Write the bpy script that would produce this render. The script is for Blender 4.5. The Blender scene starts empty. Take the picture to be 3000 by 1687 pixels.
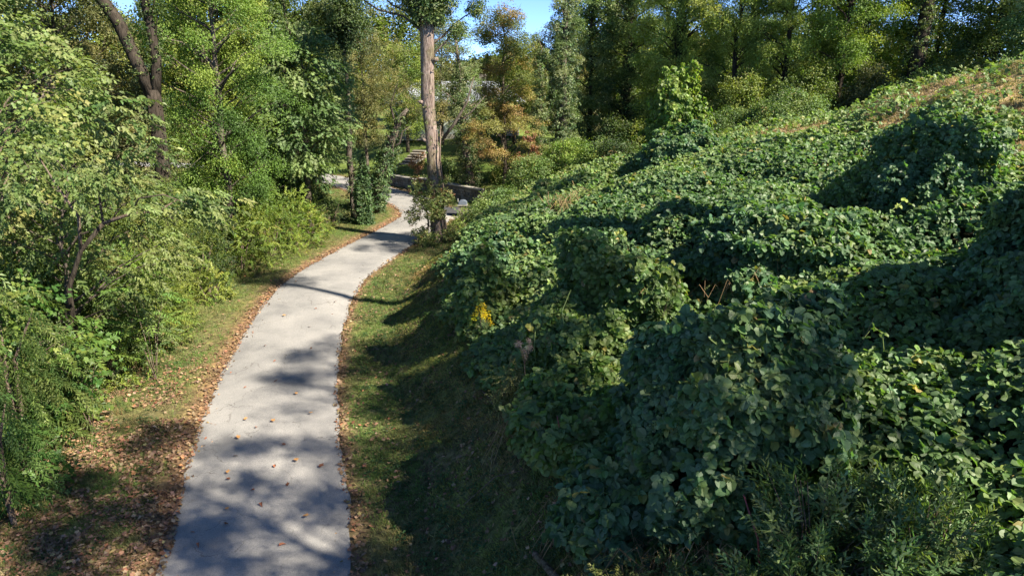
import bpy, math, random
import numpy as np
from mathutils import Vector, Matrix
R = math.radians
rng = np.random.default_rng(7)
random.seed(7)
scn = bpy.context.scene
COL = scn.collection

# ------------------------------------------------------------------ camera
cam_d = bpy.data.cameras.new('camera')
cam_d.lens = 23.97
cam_d.sensor_width = 36
cam_d.clip_start = 0.05
cam_d.clip_end = 3000
cam = bpy.data.objects.new('camera', cam_d)
COL.objects.link(cam)
cam.location = (0, 0, 8)
cam.rotation_euler = (R(90 - 17), 0, 0)
scn.camera = cam
CAM = np.array([0, 0, 8.0])

# ------------------------------------------------------------------ light
SUN_EL, SUN_AZ = 42.0, 120.0
S = np.array([math.cos(R(SUN_EL)) * math.sin(R(SUN_AZ)), math.cos(R(SUN_EL)) * math.cos(R(SUN_AZ)), math.sin(R(SUN_EL))])
w = bpy.data.worlds.new('World')
scn.world = w
w.use_nodes = True
nt = w.node_tree
nt.nodes.clear()
sky = nt.nodes.new('ShaderNodeTexSky')
sky.sky_type = 'NISHITA'
sky.sun_disc = False
sky.sun_elevation = R(SUN_EL)
sky.sun_rotation = R(SUN_AZ)
sky.altitude = 6000
sky.air_density = 0.65
sky.dust_density = 0.0
sky.ozone_density = 4.0
bg = nt.nodes.new('ShaderNodeBackground')
bg.inputs[1].default_value = 0.13
wo = nt.nodes.new('ShaderNodeOutputWorld')
nt.links.new(sky.outputs[0], bg.inputs[0])
nt.links.new(bg.outputs[0], wo.inputs[0])
sl = bpy.data.lights.new('sun', 'SUN')
sl.energy = 5.0
sl.angle = R(0.53)
sl.color = (1.0, 0.92, 0.77)
so = bpy.data.objects.new('sun', sl)
COL.objects.link(so)
so.location = (30, -20, 40)
so.rotation_euler = Vector(S).to_track_quat('Z', 'Y').to_euler()
scn.view_settings.view_transform = 'Standard'
scn.view_settings.look = 'None'
scn.view_settings.exposure = 1.52
scn.view_settings.gamma = 1
scn.view_settings.use_curve_mapping = False
scn.render.engine = 'CYCLES'
cy = scn.cycles
cy.max_bounces = 7
cy.diffuse_bounces = 3
cy.glossy_bounces = 2
cy.transmission_bounces = 4
cy.transparent_max_bounces = 4
cy.caustics_reflective = False
cy.caustics_refractive = False
cy.sample_clamp_indirect = 6
cy.use_denoising = True

# ------------------------------------------------------------------ noise
_perm = np.random.default_rng(3).random((256, 256, 8))

def vnoise(x, y, k=0):
    x = np.asarray(x, float); y = np.asarray(y, float)
    xi = np.floor(x).astype(int); yi = np.floor(y).astype(int)
    fx = x - xi; fy = y - yi
    fx = fx * fx * (3 - 2 * fx); fy = fy * fy * (3 - 2 * fy)
    P = _perm[:, :, k]
    a = P[xi & 255, yi & 255]; b = P[(xi + 1) & 255, yi & 255]
    c = P[xi & 255, (yi + 1) & 255]; d = P[(xi + 1) & 255, (yi + 1) & 255]
    return (a * (1 - fx) + b * fx) * (1 - fy) + (c * (1 - fx) + d * fx) * fy

def fbm(x, y, k=0, o=3):
    s = 0; a = .5; t = 0
    for i in range(o):
        s = s + a * vnoise(x * 2 ** i + 17 * i, y * 2 ** i + 31 * i, (k + i) % 8); t += a; a *= .5
    return s / t

def n3(p, s, k=0):
    return (vnoise(p[:, 0] * s, p[:, 1] * s + p[:, 2] * s * .7, k) + vnoise(p[:, 2] * s + 9, p[:, 0] * s * .6 + p[:, 1] * s * .5, (k + 1) % 8)) * .5

def sstep(a, b, x):
    t = np.clip((x - a) / (b - a), 0, 1)
    return t * t * (3 - 2 * t)

# ------------------------------------------------------------------ materials
def new_mat(name):
    m = bpy.data.materials.new(name)
    m.use_nodes = True
    n = m.node_tree
    n.nodes.clear()
    out = n.nodes.new('ShaderNodeOutputMaterial')
    return m, n, out

def N(n, t, **kw):
    x = n.nodes.new(t)
    for k, v in kw.items():
        if k.startswith('i_'):
            x.inputs[k[2:].replace('_', ' ')].default_value = v
        else:
            setattr(x, k, v)
    return x

def ramp(n, src, stops):
    r = n.nodes.new('ShaderNodeValToRGB')
    e = r.color_ramp.elements
    while len(e) < len(stops): e.new(.5)
    for i, (p, c) in enumerate(stops):
        e[i].position = p
        e[i].color = (*c, 1) if len(c) == 3 else c
    n.links.new(src, r.inputs[0])
    return r

def leaf_mat(name, rough=.5, trans=.35, spec=.35, tint=(1.0, 1.15, .45)):
    m, n, out = new_mat(name)
    at = N(n, 'ShaderNodeAttribute', attribute_type='INSTANCER', attribute_name='col')
    lv = N(n, 'ShaderNodeAttribute', attribute_type='GEOMETRY', attribute_name='lv')
    mr = N(n, 'ShaderNodeMapRange')
    mr.inputs['To Min'].default_value = .76; mr.inputs['To Max'].default_value = 1.25
    n.links.new(lv.outputs['Fac'], mr.inputs[0])
    vm = N(n, 'ShaderNodeVectorMath', operation='SCALE')
    n.links.new(at.outputs['Color'], vm.inputs[0]); n.links.new(mr.outputs[0], vm.inputs['Scale'])
    # faint uneven colour over each blade
    tc = N(n, 'ShaderNodeTexCoord')
    no = N(n, 'ShaderNodeTexNoise'); no.inputs['Scale'].default_value = 22; no.inputs['Detail'].default_value = 2
    n.links.new(tc.outputs['Object'], no.inputs['Vector'])
    mr2 = N(n, 'ShaderNodeMapRange'); mr2.inputs['To Min'].default_value = .78; mr2.inputs['To Max'].default_value = 1.22
    n.links.new(no.outputs['Fac'], mr2.inputs[0])
    vm2 = N(n, 'ShaderNodeVectorMath', operation='SCALE')
    n.links.new(vm.outputs[0], vm2.inputs[0]); n.links.new(mr2.outputs[0], vm2.inputs['Scale'])
    # paler underside
    geo = N(n, 'ShaderNodeNewGeometry')
    mx = N(n, 'ShaderNodeMix', data_type='RGBA')
    pale = N(n, 'ShaderNodeVectorMath', operation='MULTIPLY_ADD')
    pale.inputs[1].default_value = (1.1, 1.1, 1.15); pale.inputs[2].default_value = (.015, .018, .012)
    n.links.new(vm2.outputs[0], pale.inputs[0])
    n.links.new(geo.outputs['Backfacing'], mx.inputs['Factor'])
    n.links.new(vm2.outputs[0], mx.inputs['A']); n.links.new(pale.outputs[0], mx.inputs['B'])
    b = N(n, 'ShaderNodeBsdfPrincipled')
    b.inputs['Roughness'].default_value = rough
    b.inputs['Specular IOR Level'].default_value = spec
    n.links.new(mx.outputs['Result'], b.inputs['Base Color'])
    tr = N(n, 'ShaderNodeBsdfTranslucent')
    tm = N(n, 'ShaderNodeVectorMath', operation='MULTIPLY'); tm.inputs[1].default_value = tint
    n.links.new(vm2.outputs[0], tm.inputs[0]); n.links.new(tm.outputs[0], tr.inputs[0])
    ms = N(n, 'ShaderNodeMixShader'); ms.inputs[0].default_value = trans
    n.links.new(b.outputs[0], ms.inputs[1]); n.links.new(tr.outputs[0], ms.inputs[2])
    n.links.new(ms.outputs[0], out.inputs[0])
    return m

M_LEAF = leaf_mat('leaf_green', tint=(1.5, 1.6, .5))
M_KUDZU = leaf_mat('leaf_kudzu', rough=.5, trans=.33, spec=.38, tint=(1.5, 1.8, .6))
M_DRY = leaf_mat('leaf_dry', rough=.7, trans=.12, spec=.2, tint=(1, .8, .5))
M_GRASS = leaf_mat('grass_blade', rough=.6, trans=.3, spec=.25)

def bark_mat(name, c1, c2, c3, sc=5.0, moss=None):
    m, n, out = new_mat(name)
    tc = N(n, 'ShaderNodeTexCoord')
    mp = N(n, 'ShaderNodeMapping'); mp.inputs['Scale'].default_value = (sc * 2.2, sc * 2.2, sc * .35)
    n.links.new(tc.outputs['Object'], mp.inputs[0])
    no = N(n, 'ShaderNodeTexNoise'); no.inputs['Scale'].default_value = 1.6; no.inputs['Detail'].default_value = 7; no.inputs['Roughness'].default_value = .65; no.inputs['Distortion'].default_value = .6
    n.links.new(mp.outputs[0], no.inputs['Vector'])
    n2 = N(n, 'ShaderNodeTexNoise'); n2.inputs['Scale'].default_value = 1.3; n2.inputs['Detail'].default_value = 4
    n.links.new(tc.outputs['Object'], n2.inputs['Vector'])
    r = ramp(n, no.outputs['Fac'], [(.34, c1), (.5, c2), (.66, c3)])
    r2 = ramp(n, n2.outputs['Fac'], [(.45, (1, 1, 1)), (.62, moss or (.75, .72, .7))])
    mx = N(n, 'ShaderNodeMix', data_type='RGBA', blend_type='MULTIPLY'); mx.inputs['Factor'].default_value = 1
    n.links.new(r.outputs[0], mx.inputs['A']); n.links.new(r2.outputs[0], mx.inputs['B'])
    b = N(n, 'ShaderNodeBsdfPrincipled'); b.inputs['Roughness'].default_value = .9; b.inputs['Specular IOR Level'].default_value = .15
    n.links.new(mx.outputs['Result'], b.inputs['Base Color'])
    bu = N(n, 'ShaderNodeBump'); bu.inputs['Strength'].default_value = .9; bu.inputs['Distance'].default_value = .05
    n.links.new(no.outputs['Fac'], bu.inputs['Height']); n.links.new(bu.outputs[0], b.inputs['Normal'])
    n.links.new(b.outputs[0], out.inputs[0])
    return m

M_BARK = bark_mat('bark_brown', (.035, .028, .022), (.11, .09, .072), (.2, .17, .14))
M_BARK_PALE = bark_mat('bark_pale', (.06, .042, .036), (.235, .175, .145), (.38, .305, .26), 5.0, (.62, .66, .5))
M_BARK_DARK = bark_mat('bark_dark', (.015, .012, .009), (.045, .036, .028), (.08, .065, .05))
M_TWIG = bark_mat('twig_bark', (.08, .06, .045), (.16, .12, .09), (.27, .21, .17), 9)

def flat_mat(name, c, rough=.6, metal=0, var=.25, sc=6, bump=0.0, spec=.4, c2=None):
    m, n, out = new_mat(name)
    tc = N(n, 'ShaderNodeTexCoord')
    no = N(n, 'ShaderNodeTexNoise'); no.inputs['Scale'].default_value = sc; no.inputs['Detail'].default_value = 6
    n.links.new(tc.outputs['Object'], no.inputs['Vector'])
    d = c2 or tuple(v * (1 - var) for v in c)
    r = ramp(n, no.outputs['Fac'], [(.35, d), (.65, c)])
    b = N(n, 'ShaderNodeBsdfPrincipled'); b.inputs['Roughness'].default_value = rough; b.inputs['Metallic'].default_value = metal
    b.inputs['Specular IOR Level'].default_value = spec
    n.links.new(r.outputs[0], b.inputs['Base Color'])
    if bump:
        bu = N(n, 'ShaderNodeBump'); bu.inputs['Strength'].default_value = .6; bu.inputs['Distance'].default_value = bump
        n.links.new(no.outputs['Fac'], bu.inputs['Height']); n.links.new(bu.outputs[0], b.inputs['Normal'])
    n.links.new(b.outputs[0], out.inputs[0])
    return m

def ground_mat():
    m, n, out = new_mat('ground_soil')
    at = N(n, 'ShaderNodeAttribute', attribute_name='gcol')
    tc = N(n, 'ShaderNodeTexCoord')
    a = N(n, 'ShaderNodeTexNoise'); a.inputs['Scale'].default_value = 2.2; a.inputs['Detail'].default_value = 9; a.inputs['Roughness'].default_value = .72
    n.links.new(tc.outputs['Object'], a.inputs['Vector'])
    r = ramp(n, a.outputs['Fac'], [(.3, (.45, .42, .4)), (.5, (.95, .95, .95)), (.68, (1.5, 1.42, 1.2))])
    mx = N(n, 'ShaderNodeMix', data_type='RGBA', blend_type='MULTIPLY'); mx.inputs['Factor'].default_value = 1
    n.links.new(at.outputs['Color'], mx.inputs['A']); n.links.new(r.outputs[0], mx.inputs['B'])
    v = N(n, 'ShaderNodeTexVoronoi'); v.inputs['Scale'].default_value = 14
    n.links.new(tc.outputs['Object'], v.inputs['Vector'])
    hs = N(n, 'ShaderNodeHueSaturation')
    mr = N(n, 'ShaderNodeMapRange'); mr.inputs['To Min'].default_value = .6; mr.inputs['To Max'].default_value = 1.4
    sx = N(n, 'ShaderNodeSeparateColor'); n.links.new(v.outputs['Color'], sx.inputs[0]); n.links.new(sx.outputs[0], mr.inputs[0])
    n.links.new(mr.outputs[0], hs.inputs['Value']); n.links.new(mx.outputs['Result'], hs.inputs['Color'])
    b = N(n, 'ShaderNodeBsdfPrincipled'); b.inputs['Roughness'].default_value = .95; b.inputs['Specular IOR Level'].default_value = .1
    n.links.new(hs.outputs[0], b.inputs['Base Color'])
    bu = N(n, 'ShaderNodeBump'); bu.inputs['Strength'].default_value = .8; bu.inputs['Distance'].default_value = .08
    n.links.new(a.outputs['Fac'], bu.inputs['Height']); n.links.new(bu.outputs[0], b.inputs['Normal'])
    n.links.new(b.outputs[0], out.inputs[0])
    return m

def path_mat():
    m, n, out = new_mat('path_asphalt')
    tc = N(n, 'ShaderNodeTexCoord')
    L = n.links.new
    big = N(n, 'ShaderNodeTexNoise'); big.inputs['Scale'].default_value = .55; big.inputs['Detail'].default_value = 6; big.inputs['Roughness'].default_value = .6
    L(tc.outputs['Object'], big.inputs['Vector'])
    fine = N(n, 'ShaderNodeTexNoise'); fine.inputs['Scale'].default_value = 55; fine.inputs['Detail'].default_value = 3; fine.inputs['Roughness'].default_value = .8
    L(tc.outputs['Object'], fine.inputs['Vector'])
    r1 = ramp(n, big.outputs['Fac'], [(.3, (.18, .175, .17)), (.48, (.255, .245, .232)), (.7, (.325, .308, .287))])
    r2 = ramp(n, fine.outputs['Fac'], [(.33, (.62, .62, .63)), (.5, (1, 1, 1)), (.68, (1.28, 1.26, 1.24))])
    mx = N(n, 'ShaderNodeMix', data_type='RGBA', blend_type='MULTIPLY'); mx.inputs['Factor'].default_value = 1
    L(r1.outputs[0], mx.inputs['A']); L(r2.outputs[0], mx.inputs['B'])
    # hairline cracks
    dn = N(n, 'ShaderNodeTexNoise'); dn.inputs['Scale'].default_value = 3.5; dn.inputs['Detail'].default_value = 4
    L(tc.outputs['Object'], dn.inputs['Vector'])
    sc = N(n, 'ShaderNodeVectorMath', operation='MULTIPLY_ADD'); sc.inputs[1].default_value = (.55, .55, 0)
    L(dn.outputs['Color'], sc.inputs[0]); L(tc.outputs['Object'], sc.inputs[2])
    vo = N(n, 'ShaderNodeTexVoronoi', feature='DISTANCE_TO_EDGE'); vo.inputs['Scale'].default_value = .9
    L(sc.outputs[0], vo.inputs['Vector'])
    cr = ramp(n, vo.outputs['Distance'], [(.0, (.42, .40, .38)), (.004, (.62, .6, .58)), (.009, (1, 1, 1))])
    msk = N(n, 'ShaderNodeTexNoise'); msk.inputs['Scale'].default_value = .8; msk.inputs['Detail'].default_value = 3
    L(tc.outputs['Object'], msk.inputs['Vector'])
    mk = ramp(n, msk.outputs['Fac'], [(.47, (0, 0, 0)), (.62, (1, 1, 1))])
    mx2 = N(n, 'ShaderNodeMix', data_type='RGBA', blend_type='MULTIPLY')
    L(mk.outputs[0], mx2.inputs['Factor']); L(mx.outputs['Result'], mx2.inputs['A']); L(cr.outputs[0], mx2.inputs['B'])
    b = N(n, 'ShaderNodeBsdfPrincipled'); b.inputs['Roughness'].default_value = .88; b.inputs['Specular IOR Level'].default_value = .25
    L(mx2.outputs['Result'], b.inputs['Base Color'])
    bu = N(n, 'ShaderNodeBump'); bu.inputs['Strength'].default_value = .5; bu.inputs['Distance'].default_value = .012
    L(fine.outputs['Fac'], bu.inputs['Height']); L(bu.outputs[0], b.inputs['Normal'])
    L(b.outputs[0], out.inputs[0])
    return m

# ------------------------------------------------------------------ object helpers
def tag(o, label=None, cat=None, group=None, kind=None):
    if label: o['label'] = label
    if cat: o['category'] = cat
    if group: o['group'] = group
    if kind: o['kind'] = kind
    return o

def empty(name, loc=(0, 0, 0), rz=0, parent=None):
    o = bpy.data.objects.new(name, None)
    COL.objects.link(o)
    o.location = [float(v) for v in loc]
    o.rotation_euler.z = rz
    o.empty_display_size = .2
    if parent: o.parent = parent
    return o

class MB:
    def __init__(s): s.v = []; s.f = []; s.a = []
    def add(s, v, f, a=.5):
        k = len(s.v); s.v += [tuple(map(float, q)) for q in v]
        s.f += [tuple(i + k for i in q) for q in f]; s.a += [a] * len(f)
    def box(s, c, d, rz=0, tilt=0):
        cx, cy, cz = c; dx, dy, dz = [q / 2 for q in d]
        co, si = math.cos(rz), math.sin(rz); V = []
        for z in (-dz, dz):
            for x, y in ((-dx, -dy), (dx, -dy), (dx, dy), (-dx, dy)):
                V.append((cx + x * co - y * si, cy + x * si + y * co, cz + z + tilt * x))
        s.add(V, [(0, 3, 2, 1), (4, 5, 6, 7), (0, 1, 5, 4), (1, 2, 6, 5), (2, 3, 7, 6), (3, 0, 4, 7)])
    def tube(s, pts, rad, n=8, cap=True, lump=0):
        pts = [Vector(p) for p in pts]; V = []; F = []
        ref = None
        for i, p in enumerate(pts):
            t = (pts[min(i + 1, len(pts) - 1)] - pts[max(i - 1, 0)]).normalized()
            if ref is None:
                ref = Vector((1, 0, 0)) if abs(t.x) < .8 else Vector((0, 1, 0))
            a = (ref - t * ref.dot(t)).normalized(); b = t.cross(a); ref = a
            r = rad[i] if hasattr(rad, '__len__') else rad
            for k in range(n):
                th = 2 * math.pi * k / n
                rr = r * (1 + lump * (random.random() - .5))
                V.append(p + (a * math.cos(th) + b * math.sin(th)) * rr)
        for i in range(len(pts) - 1):
            for k in range(n):
                k2 = (k + 1) % n
                F.append((i * n + k, i * n + k2, (i + 1) * n + k2, (i + 1) * n + k))
        if cap:
            F.append(tuple(range(n - 1, -1, -1))); F.append(tuple((len(pts) - 1) * n + k for k in range(n)))
        s.add(V, F)
    def mesh(s, name, mat, smooth=False, lv=False):
        m = bpy.data.meshes.new(name)
        m.from_pydata(s.v, [], s.f)
        if mat: m.materials.append(mat)
        if smooth: m.polygons.foreach_set('use_smooth', [True] * len(m.polygons))
        if lv:
            at = m.attributes.new('lv', 'FLOAT', 'FACE'); at.data.foreach_set('value', s.a)
        m.update()
        return m
    def build(s, name, mat, parent=None, smooth=False, lv=False):
        o = bpy.data.objects.new(name, s.mesh(name, mat, smooth, lv))
        COL.objects.link(o)
        if parent: o.parent = parent
        return o

# ------------------------------------------------------------------ leaf and spray templates (mesh data shared by instances)
def frame(d, up=(0, 0, 1), roll=0):
    d = Vector(d).normalized(); u = Vector(up)
    y = u.cross(d)
    if y.length < 1e-3: y = Vector((0, 1, 0))
    y.normalize(); z = d.cross(y)
    c, s_ = math.cos(roll), math.sin(roll)
    return d, y * c + z * s_, z * c - y * s_

def leaf_simple(mb, p, d, L, W, fold=.15, roll=0, a=.5):
    x, y, z = frame(d, roll=roll); p = Vector(p)
    mb.add([p, p + x * L * .45 + y * W / 2 + z * fold * W, p + x * L - z * L * .12, p + x * L * .45 - y * W / 2 + z * fold * W],
           [(0, 1, 2), (0, 2, 3)][::1], a)

def leaf_ovate(mb, p, d, L, W, fold=.18, curl=.25, roll=0, a=.5, broad=.38):
    x, y, z = frame(d, roll=roll); p = Vector(p)
    ts = [0, .22, .6, 1]; ws = [0, .42, .40 * (1.15 - broad), 0]
    rib = [p + x * L * t - z * curl * L * t * t for t in ts]
    l = [rib[i] + y * W * ws[i] + z * fold * W for i in (1, 2)]
    r = [rib[i] - y * W * ws[i] + z * fold * W for i in (1, 2)]
    V = rib + l + r
    mb.add(V, [(0, 1, 4), (1, 2, 5, 4), (2, 3, 5), (0, 6, 1), (1, 6, 7, 2), (2, 7, 3)], a)

def leaf_star(mb, p, d, L, lobes=5, roll=0, a=.5, cup=.1, depth=.5):
    x, y, z = frame(d, roll=roll); p = Vector(p); c = p + x * L * .42 - z * L * cup
    V = [c]; k = lobes * 2
    angs = []
    for i in range(k + 1):
        th = math.pi + (i / k) * 2 * math.pi
        if i in (0, k): rr = .42
        elif i % 2 == 1: rr = (.60 if i in (lobes,) else .5) * (1.0 if 1 < i < k - 1 else .8)
        else: rr = .5 * depth
        angs.append((th, rr))
    for th, rr in angs[:-1]:
        V.append(c + (x * math.cos(th) + y * math.sin(th)) * rr * L + z * (random.random() - .5) * L * .12)
    n = len(V) - 1
    mb.add(V, [(0, 1 + i, 1 + (i + 1) % n) for i in range(n)], a)

def kudzu_leaf(mb, sc=1.0, lobed=True):
    """three broad leaflets on a short stalk"""
    for k, (ang, base) in enumerate(((0, .05), (1.75, 0), (-1.75, 0))):
        L = .135 * sc * (1.1 if k == 0 else 1) * random.uniform(.88, 1.1); W = L * random.uniform(.95, 1.1)
        dx = math.cos(ang * .8); dy = math.sin(ang * .8)
        dr = random.uniform(-.35, .1)
        x, y, z = frame((dx, dy, dr), roll=random.uniform(-.3, .3))
        p = Vector((base * sc, 0, 0)); cu = random.uniform(.05, .3)
        lo = random.random() < .45
        prof = [(0, .0), (.0, .26), (.20, .47), (.5, .40 if lo else .52), (.80, .34 if lo else .36), (1.0, 0)]
        if lo and k: prof[2] = (.30, .56)
        V = []; n = len(prof)
        for t, ww in prof: V.append(p + x * L * t - z * cu * L * t * t)
        for sgn in (1, -1):
            for t, ww in prof[1:-1]:
                V.append(p + x * L * (t - (.06 if t == .0 else 0)) + y * W * ww * sgn * random.uniform(.92, 1.08) + z * (.16 * W * ww * 2 - cu * L * t * t))
        F = []
        for s_i, off in ((0, n), (1, n + n - 2)):
            q = [0] + [off + i for i in range(n - 2)] + [n - 1]
            for i in range(n - 1):
                if i == 0: f = (0, 1, q[1])
                elif i == n - 2: f = (n - 2, n - 1, q[n - 2])
                else: f = (i, i + 1, q[i + 1], q[i])
                F.append(f if s_i == 0 else f[::-1])
        mb.add(V, F, random.random())

TPL = {}
def template(key, mats, fn, variants=3):
    obs = []
    for i in range(variants):
        mb = MB(); fn(mb)
        obs.append(bpy.data.objects.new(key, mb.mesh(key, mats, False, True)))
    TPL[key] = obs

def sp_broad(n, L, W, span, full=True, droop=.35, curl=.25):
    def f(mb):
        for i in range(n):
            t = (i + .6) / n; sgn = 1 if i % 2 else -1
            p = (span * t, random.uniform(-.06, .06) * span, -.15 * span * t * t + random.uniform(-.04, .04) * span)
            ang = sgn * random.uniform(.5, 1.2) * (1 - .5 * t)
            d = (math.cos(ang), math.sin(ang), -random.uniform(0, 2 * droop))
            l = L * random.uniform(.75, 1.15)
            if full: leaf_ovate(mb, p, d, l, W * l / L, roll=random.uniform(-.7, .7), a=random.random(), curl=curl)
            else: leaf_simple(mb, p, d, l, W * l / L, roll=random.uniform(-.8, .8), a=random.random())
    return f

def sp_cloud(n, L, W, r):
    def f(mb):
        for i in range(n):
            v = Vector((random.gauss(0, 1), random.gauss(0, 1), random.gauss(0, .6)))
            v = v.normalized() * r * random.random() ** .5
            d = (random.gauss(.4, .7), random.gauss(0, .7), random.gauss(-.25, .35))
            leaf_simple(mb, v, d, L * random.uniform(.7, 1.2), W * random.uniform(.8, 1.2), roll=random.uniform(-.9, .9), a=random.random())
    return f

def sp_star(n, L, span, lobes=5, depth=.55):
    def f(mb):
        for i in range(n):
            t = (i + .5) / n; ang = (1 if i % 2 else -1) * random.uniform(.3, 1.3)
            p = (span * t, math.sin(ang) * span * .25, -.12 * span * t + random.uniform(-.05, .05))
            leaf_star(mb, p, (math.cos(ang), math.sin(ang), -random.uniform(.0, .7)), L * random.uniform(.7, 1.15), lobes, random.uniform(-.5, .5), random.random(), random.uniform(0, .2), depth)
    return f

def sp_frond(n, L, W, span, rach=True):
    def f(mb):
        for i in range(n):
            t = (i + 1) / n
            z = .25 * span * t - .45 * span * t * t
            for sgn in (1, -1):
                d = (.45, sgn, -random.uniform(.15, .5))
                l = L * (1 - .45 * abs(t - .45)) * random.uniform(.9, 1.1)
                leaf_simple(mb, (span * t, 0, z), d, l, W, a=random.random() * .6 + .2, roll=random.uniform(-.2, .2))
        leaf_simple(mb, (span, 0, -.2 * span), (1, 0, -.5), L, W)
        if rach:
            pts = [(span * t, 0, .25 * span * t - .45 * span * t * t) for t in (0, .3, .6, 1)]
            mb.tube(pts, .006, 3, False)
    return f

def sp_lance(n, L, W, span):
    def f(mb):
        for i in range(n):
            t = (i + 1) / n; ang = i * 2.4
            d = (.55 + .5 * t, math.cos(ang) * .8, math.sin(ang) * .8 - .15)
            p = Vector((span * t, 0, -.1 * span * t * t))
            x, y, z = frame(d)
            l = L * random.uniform(.8, 1.1) * (1.1 - .4 * t)
            a = p + x * l * .5 + Vector((0, 0, .02)); b = p + x * l - Vector((0, 0, l * .25))
            mb.add([p, a + y * W / 2, b, a - y * W / 2], [(0, 1, 2), (0, 2, 3)], random.random())
    return f

def tuft(n, h, spread, wd):
    def f(mb):
        for i in range(n):
            a = random.uniform(0, 6.28); r = spread * random.random() ** .5
            b = Vector((math.cos(a) * r, math.sin(a) * r, -.02)); la = random.uniform(0, 6.28); ln = random.uniform(.2, .9) * h
            hh = h * random.uniform(.5, 1.1); y = Vector((-math.sin(la), math.cos(la), 0)) * wd
            mid = b + Vector((math.cos(la) * ln * .35, math.sin(la) * ln * .35, hh * .65)); tip = b + Vector((math.cos(la) * ln, math.sin(la) * ln, hh * .95))
            mb.add([b - y, b + y, mid + y * .7, mid - y * .7, tip], [(0, 1, 2, 3), (3, 2, 4)], random.random())
    return f

def litter(mb):
    leaf_star(mb, (-.045, 0, .012), (1, 0, random.uniform(-.1, .3)), .1, 5, random.uniform(-.5, .5), random.random(), random.uniform(-.25, .25), .6)

def litter_b(mb):
    leaf_ovate(mb, (-.045, 0, .01), (1, 0, .1), .095, .055, .35, random.uniform(-.3, .5), random.uniform(-.6, .6), random.random())

def weed(mb):
    for i in range(9):
        a = random.uniform(0, 6.28); r = random.uniform(.0, .09)
        leaf_ovate(mb, (math.cos(a) * r, math.sin(a) * r, random.uniform(.0, .05)), (math.cos(a), math.sin(a), random.uniform(-.2, .5)), random.uniform(.03, .055), .035, a=random.random())

template('kudzu_leaf', M_KUDZU, lambda mb: kudzu_leaf(mb), 5)
template('broad_spray', M_LEAF, sp_broad(10, .125, .09, .46, droop=.22), 4)
template('ovate_small', M_LEAF, sp_broad(12, .085, .05, .42, curl=.15), 4)
template('cloud_spray', M_LEAF, sp_cloud(18, .12, .075, .34), 4)
template('cloud_fine', M_LEAF, sp_cloud(26, .085, .05, .34), 4)
template('cloud_far', M_LEAF, sp_cloud(18, .24, .16, .62), 4)
template('maple_spray', M_LEAF, sp_star(7, .15, .45), 4)
template('oak_spray', M_LEAF, sp_star(8, .2, .42, 5, .42), 4)
template('frond', M_LEAF, sp_frond(9, .15, .045, .62), 3)
template('pinnate', M_LEAF, sp_frond(7, .085, .035, .32, False), 3)
template('lance', M_LEAF, sp_lance(15, .15, .013, .4), 3)
template('lance_long', M_LEAF, sp_lance(22, .15, .02, .6), 3)
template('ivy', M_LEAF, sp_cloud(9, .1, .085, .13), 4)
template('grass', M_GRASS, tuft(16, .09, .1, .0045), 4)
template('grass_tall', M_GRASS, tuft(18, .38, .12, .006), 3)
template('weed', M_LEAF, weed, 3)
template('litter', M_DRY, litter, 3)
template('litter_oval', M_DRY, litter_b, 3)
template('blossom', M_LEAF, sp_cloud(40, .022, .018, .07), 2)

_groups = {}
def gn_group(key):
    if key in _groups: return _groups[key]
    g = bpy.data.node_groups.new('scatter_' + key, 'GeometryNodeTree')
    g.interface.new_socket('Geometry', in_out='INPUT', socket_type='NodeSocketGeometry')
    g.interface.new_socket('Geometry', in_out='OUTPUT', socket_type='NodeSocketGeometry')
    i = g.nodes.new('NodeGroupInput'); o = g.nodes.new('NodeGroupOutput')
    ip = g.nodes.new('GeometryNodeInstanceOnPoints'); ip.inputs['Pick Instance'].default_value = True
    g.links.new(i.outputs[0], ip.inputs['Points'])
    gi = g.nodes.new('GeometryNodeGeometryToInstance')
    for ob in TPL[key][::-1]:
        oi = g.nodes.new('GeometryNodeObjectInfo'); oi.inputs['Object'].default_value = ob
        g.links.new(oi.outputs['Geometry'], gi.inputs[0])
    g.links.new(gi.outputs[0], ip.inputs['Instance'])
    for nm, ty, sk in (('idx', 'INT', 'Instance Index'), ('rot', 'FLOAT_VECTOR', 'Rotation'), ('scl', 'FLOAT_VECTOR', 'Scale')):
        na = g.nodes.new('GeometryNodeInputNamedAttribute'); na.data_type = ty; na.inputs['Name'].default_value = nm
        g.links.new(na.outputs['Attribute'], ip.inputs[sk])
    g.links.new(ip.outputs[0], o.inputs[0])
    _groups[key] = g
    return g

def norm(v):
    return v / np.maximum(np.linalg.norm(v, axis=1, keepdims=True), 1e-9)

def eulers(tan, nrm):
    """rotation whose local z is close to nrm and local x along tan"""
    x = norm(tan)
    z = nrm - x * np.sum(nrm * x, axis=1, keepdims=True)
    z = norm(z); y = np.cross(z, x)
    M = np.stack([x, y, z], axis=2)
    ry = np.arcsin(np.clip(-M[:, 2, 0], -1, 1))
    rx = np.arctan2(M[:, 2, 1], M[:, 2, 2])
    rz = np.arctan2(M[:, 1, 0], M[:, 0, 0])
    return np.stack([rx, ry, rz], axis=1)

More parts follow.
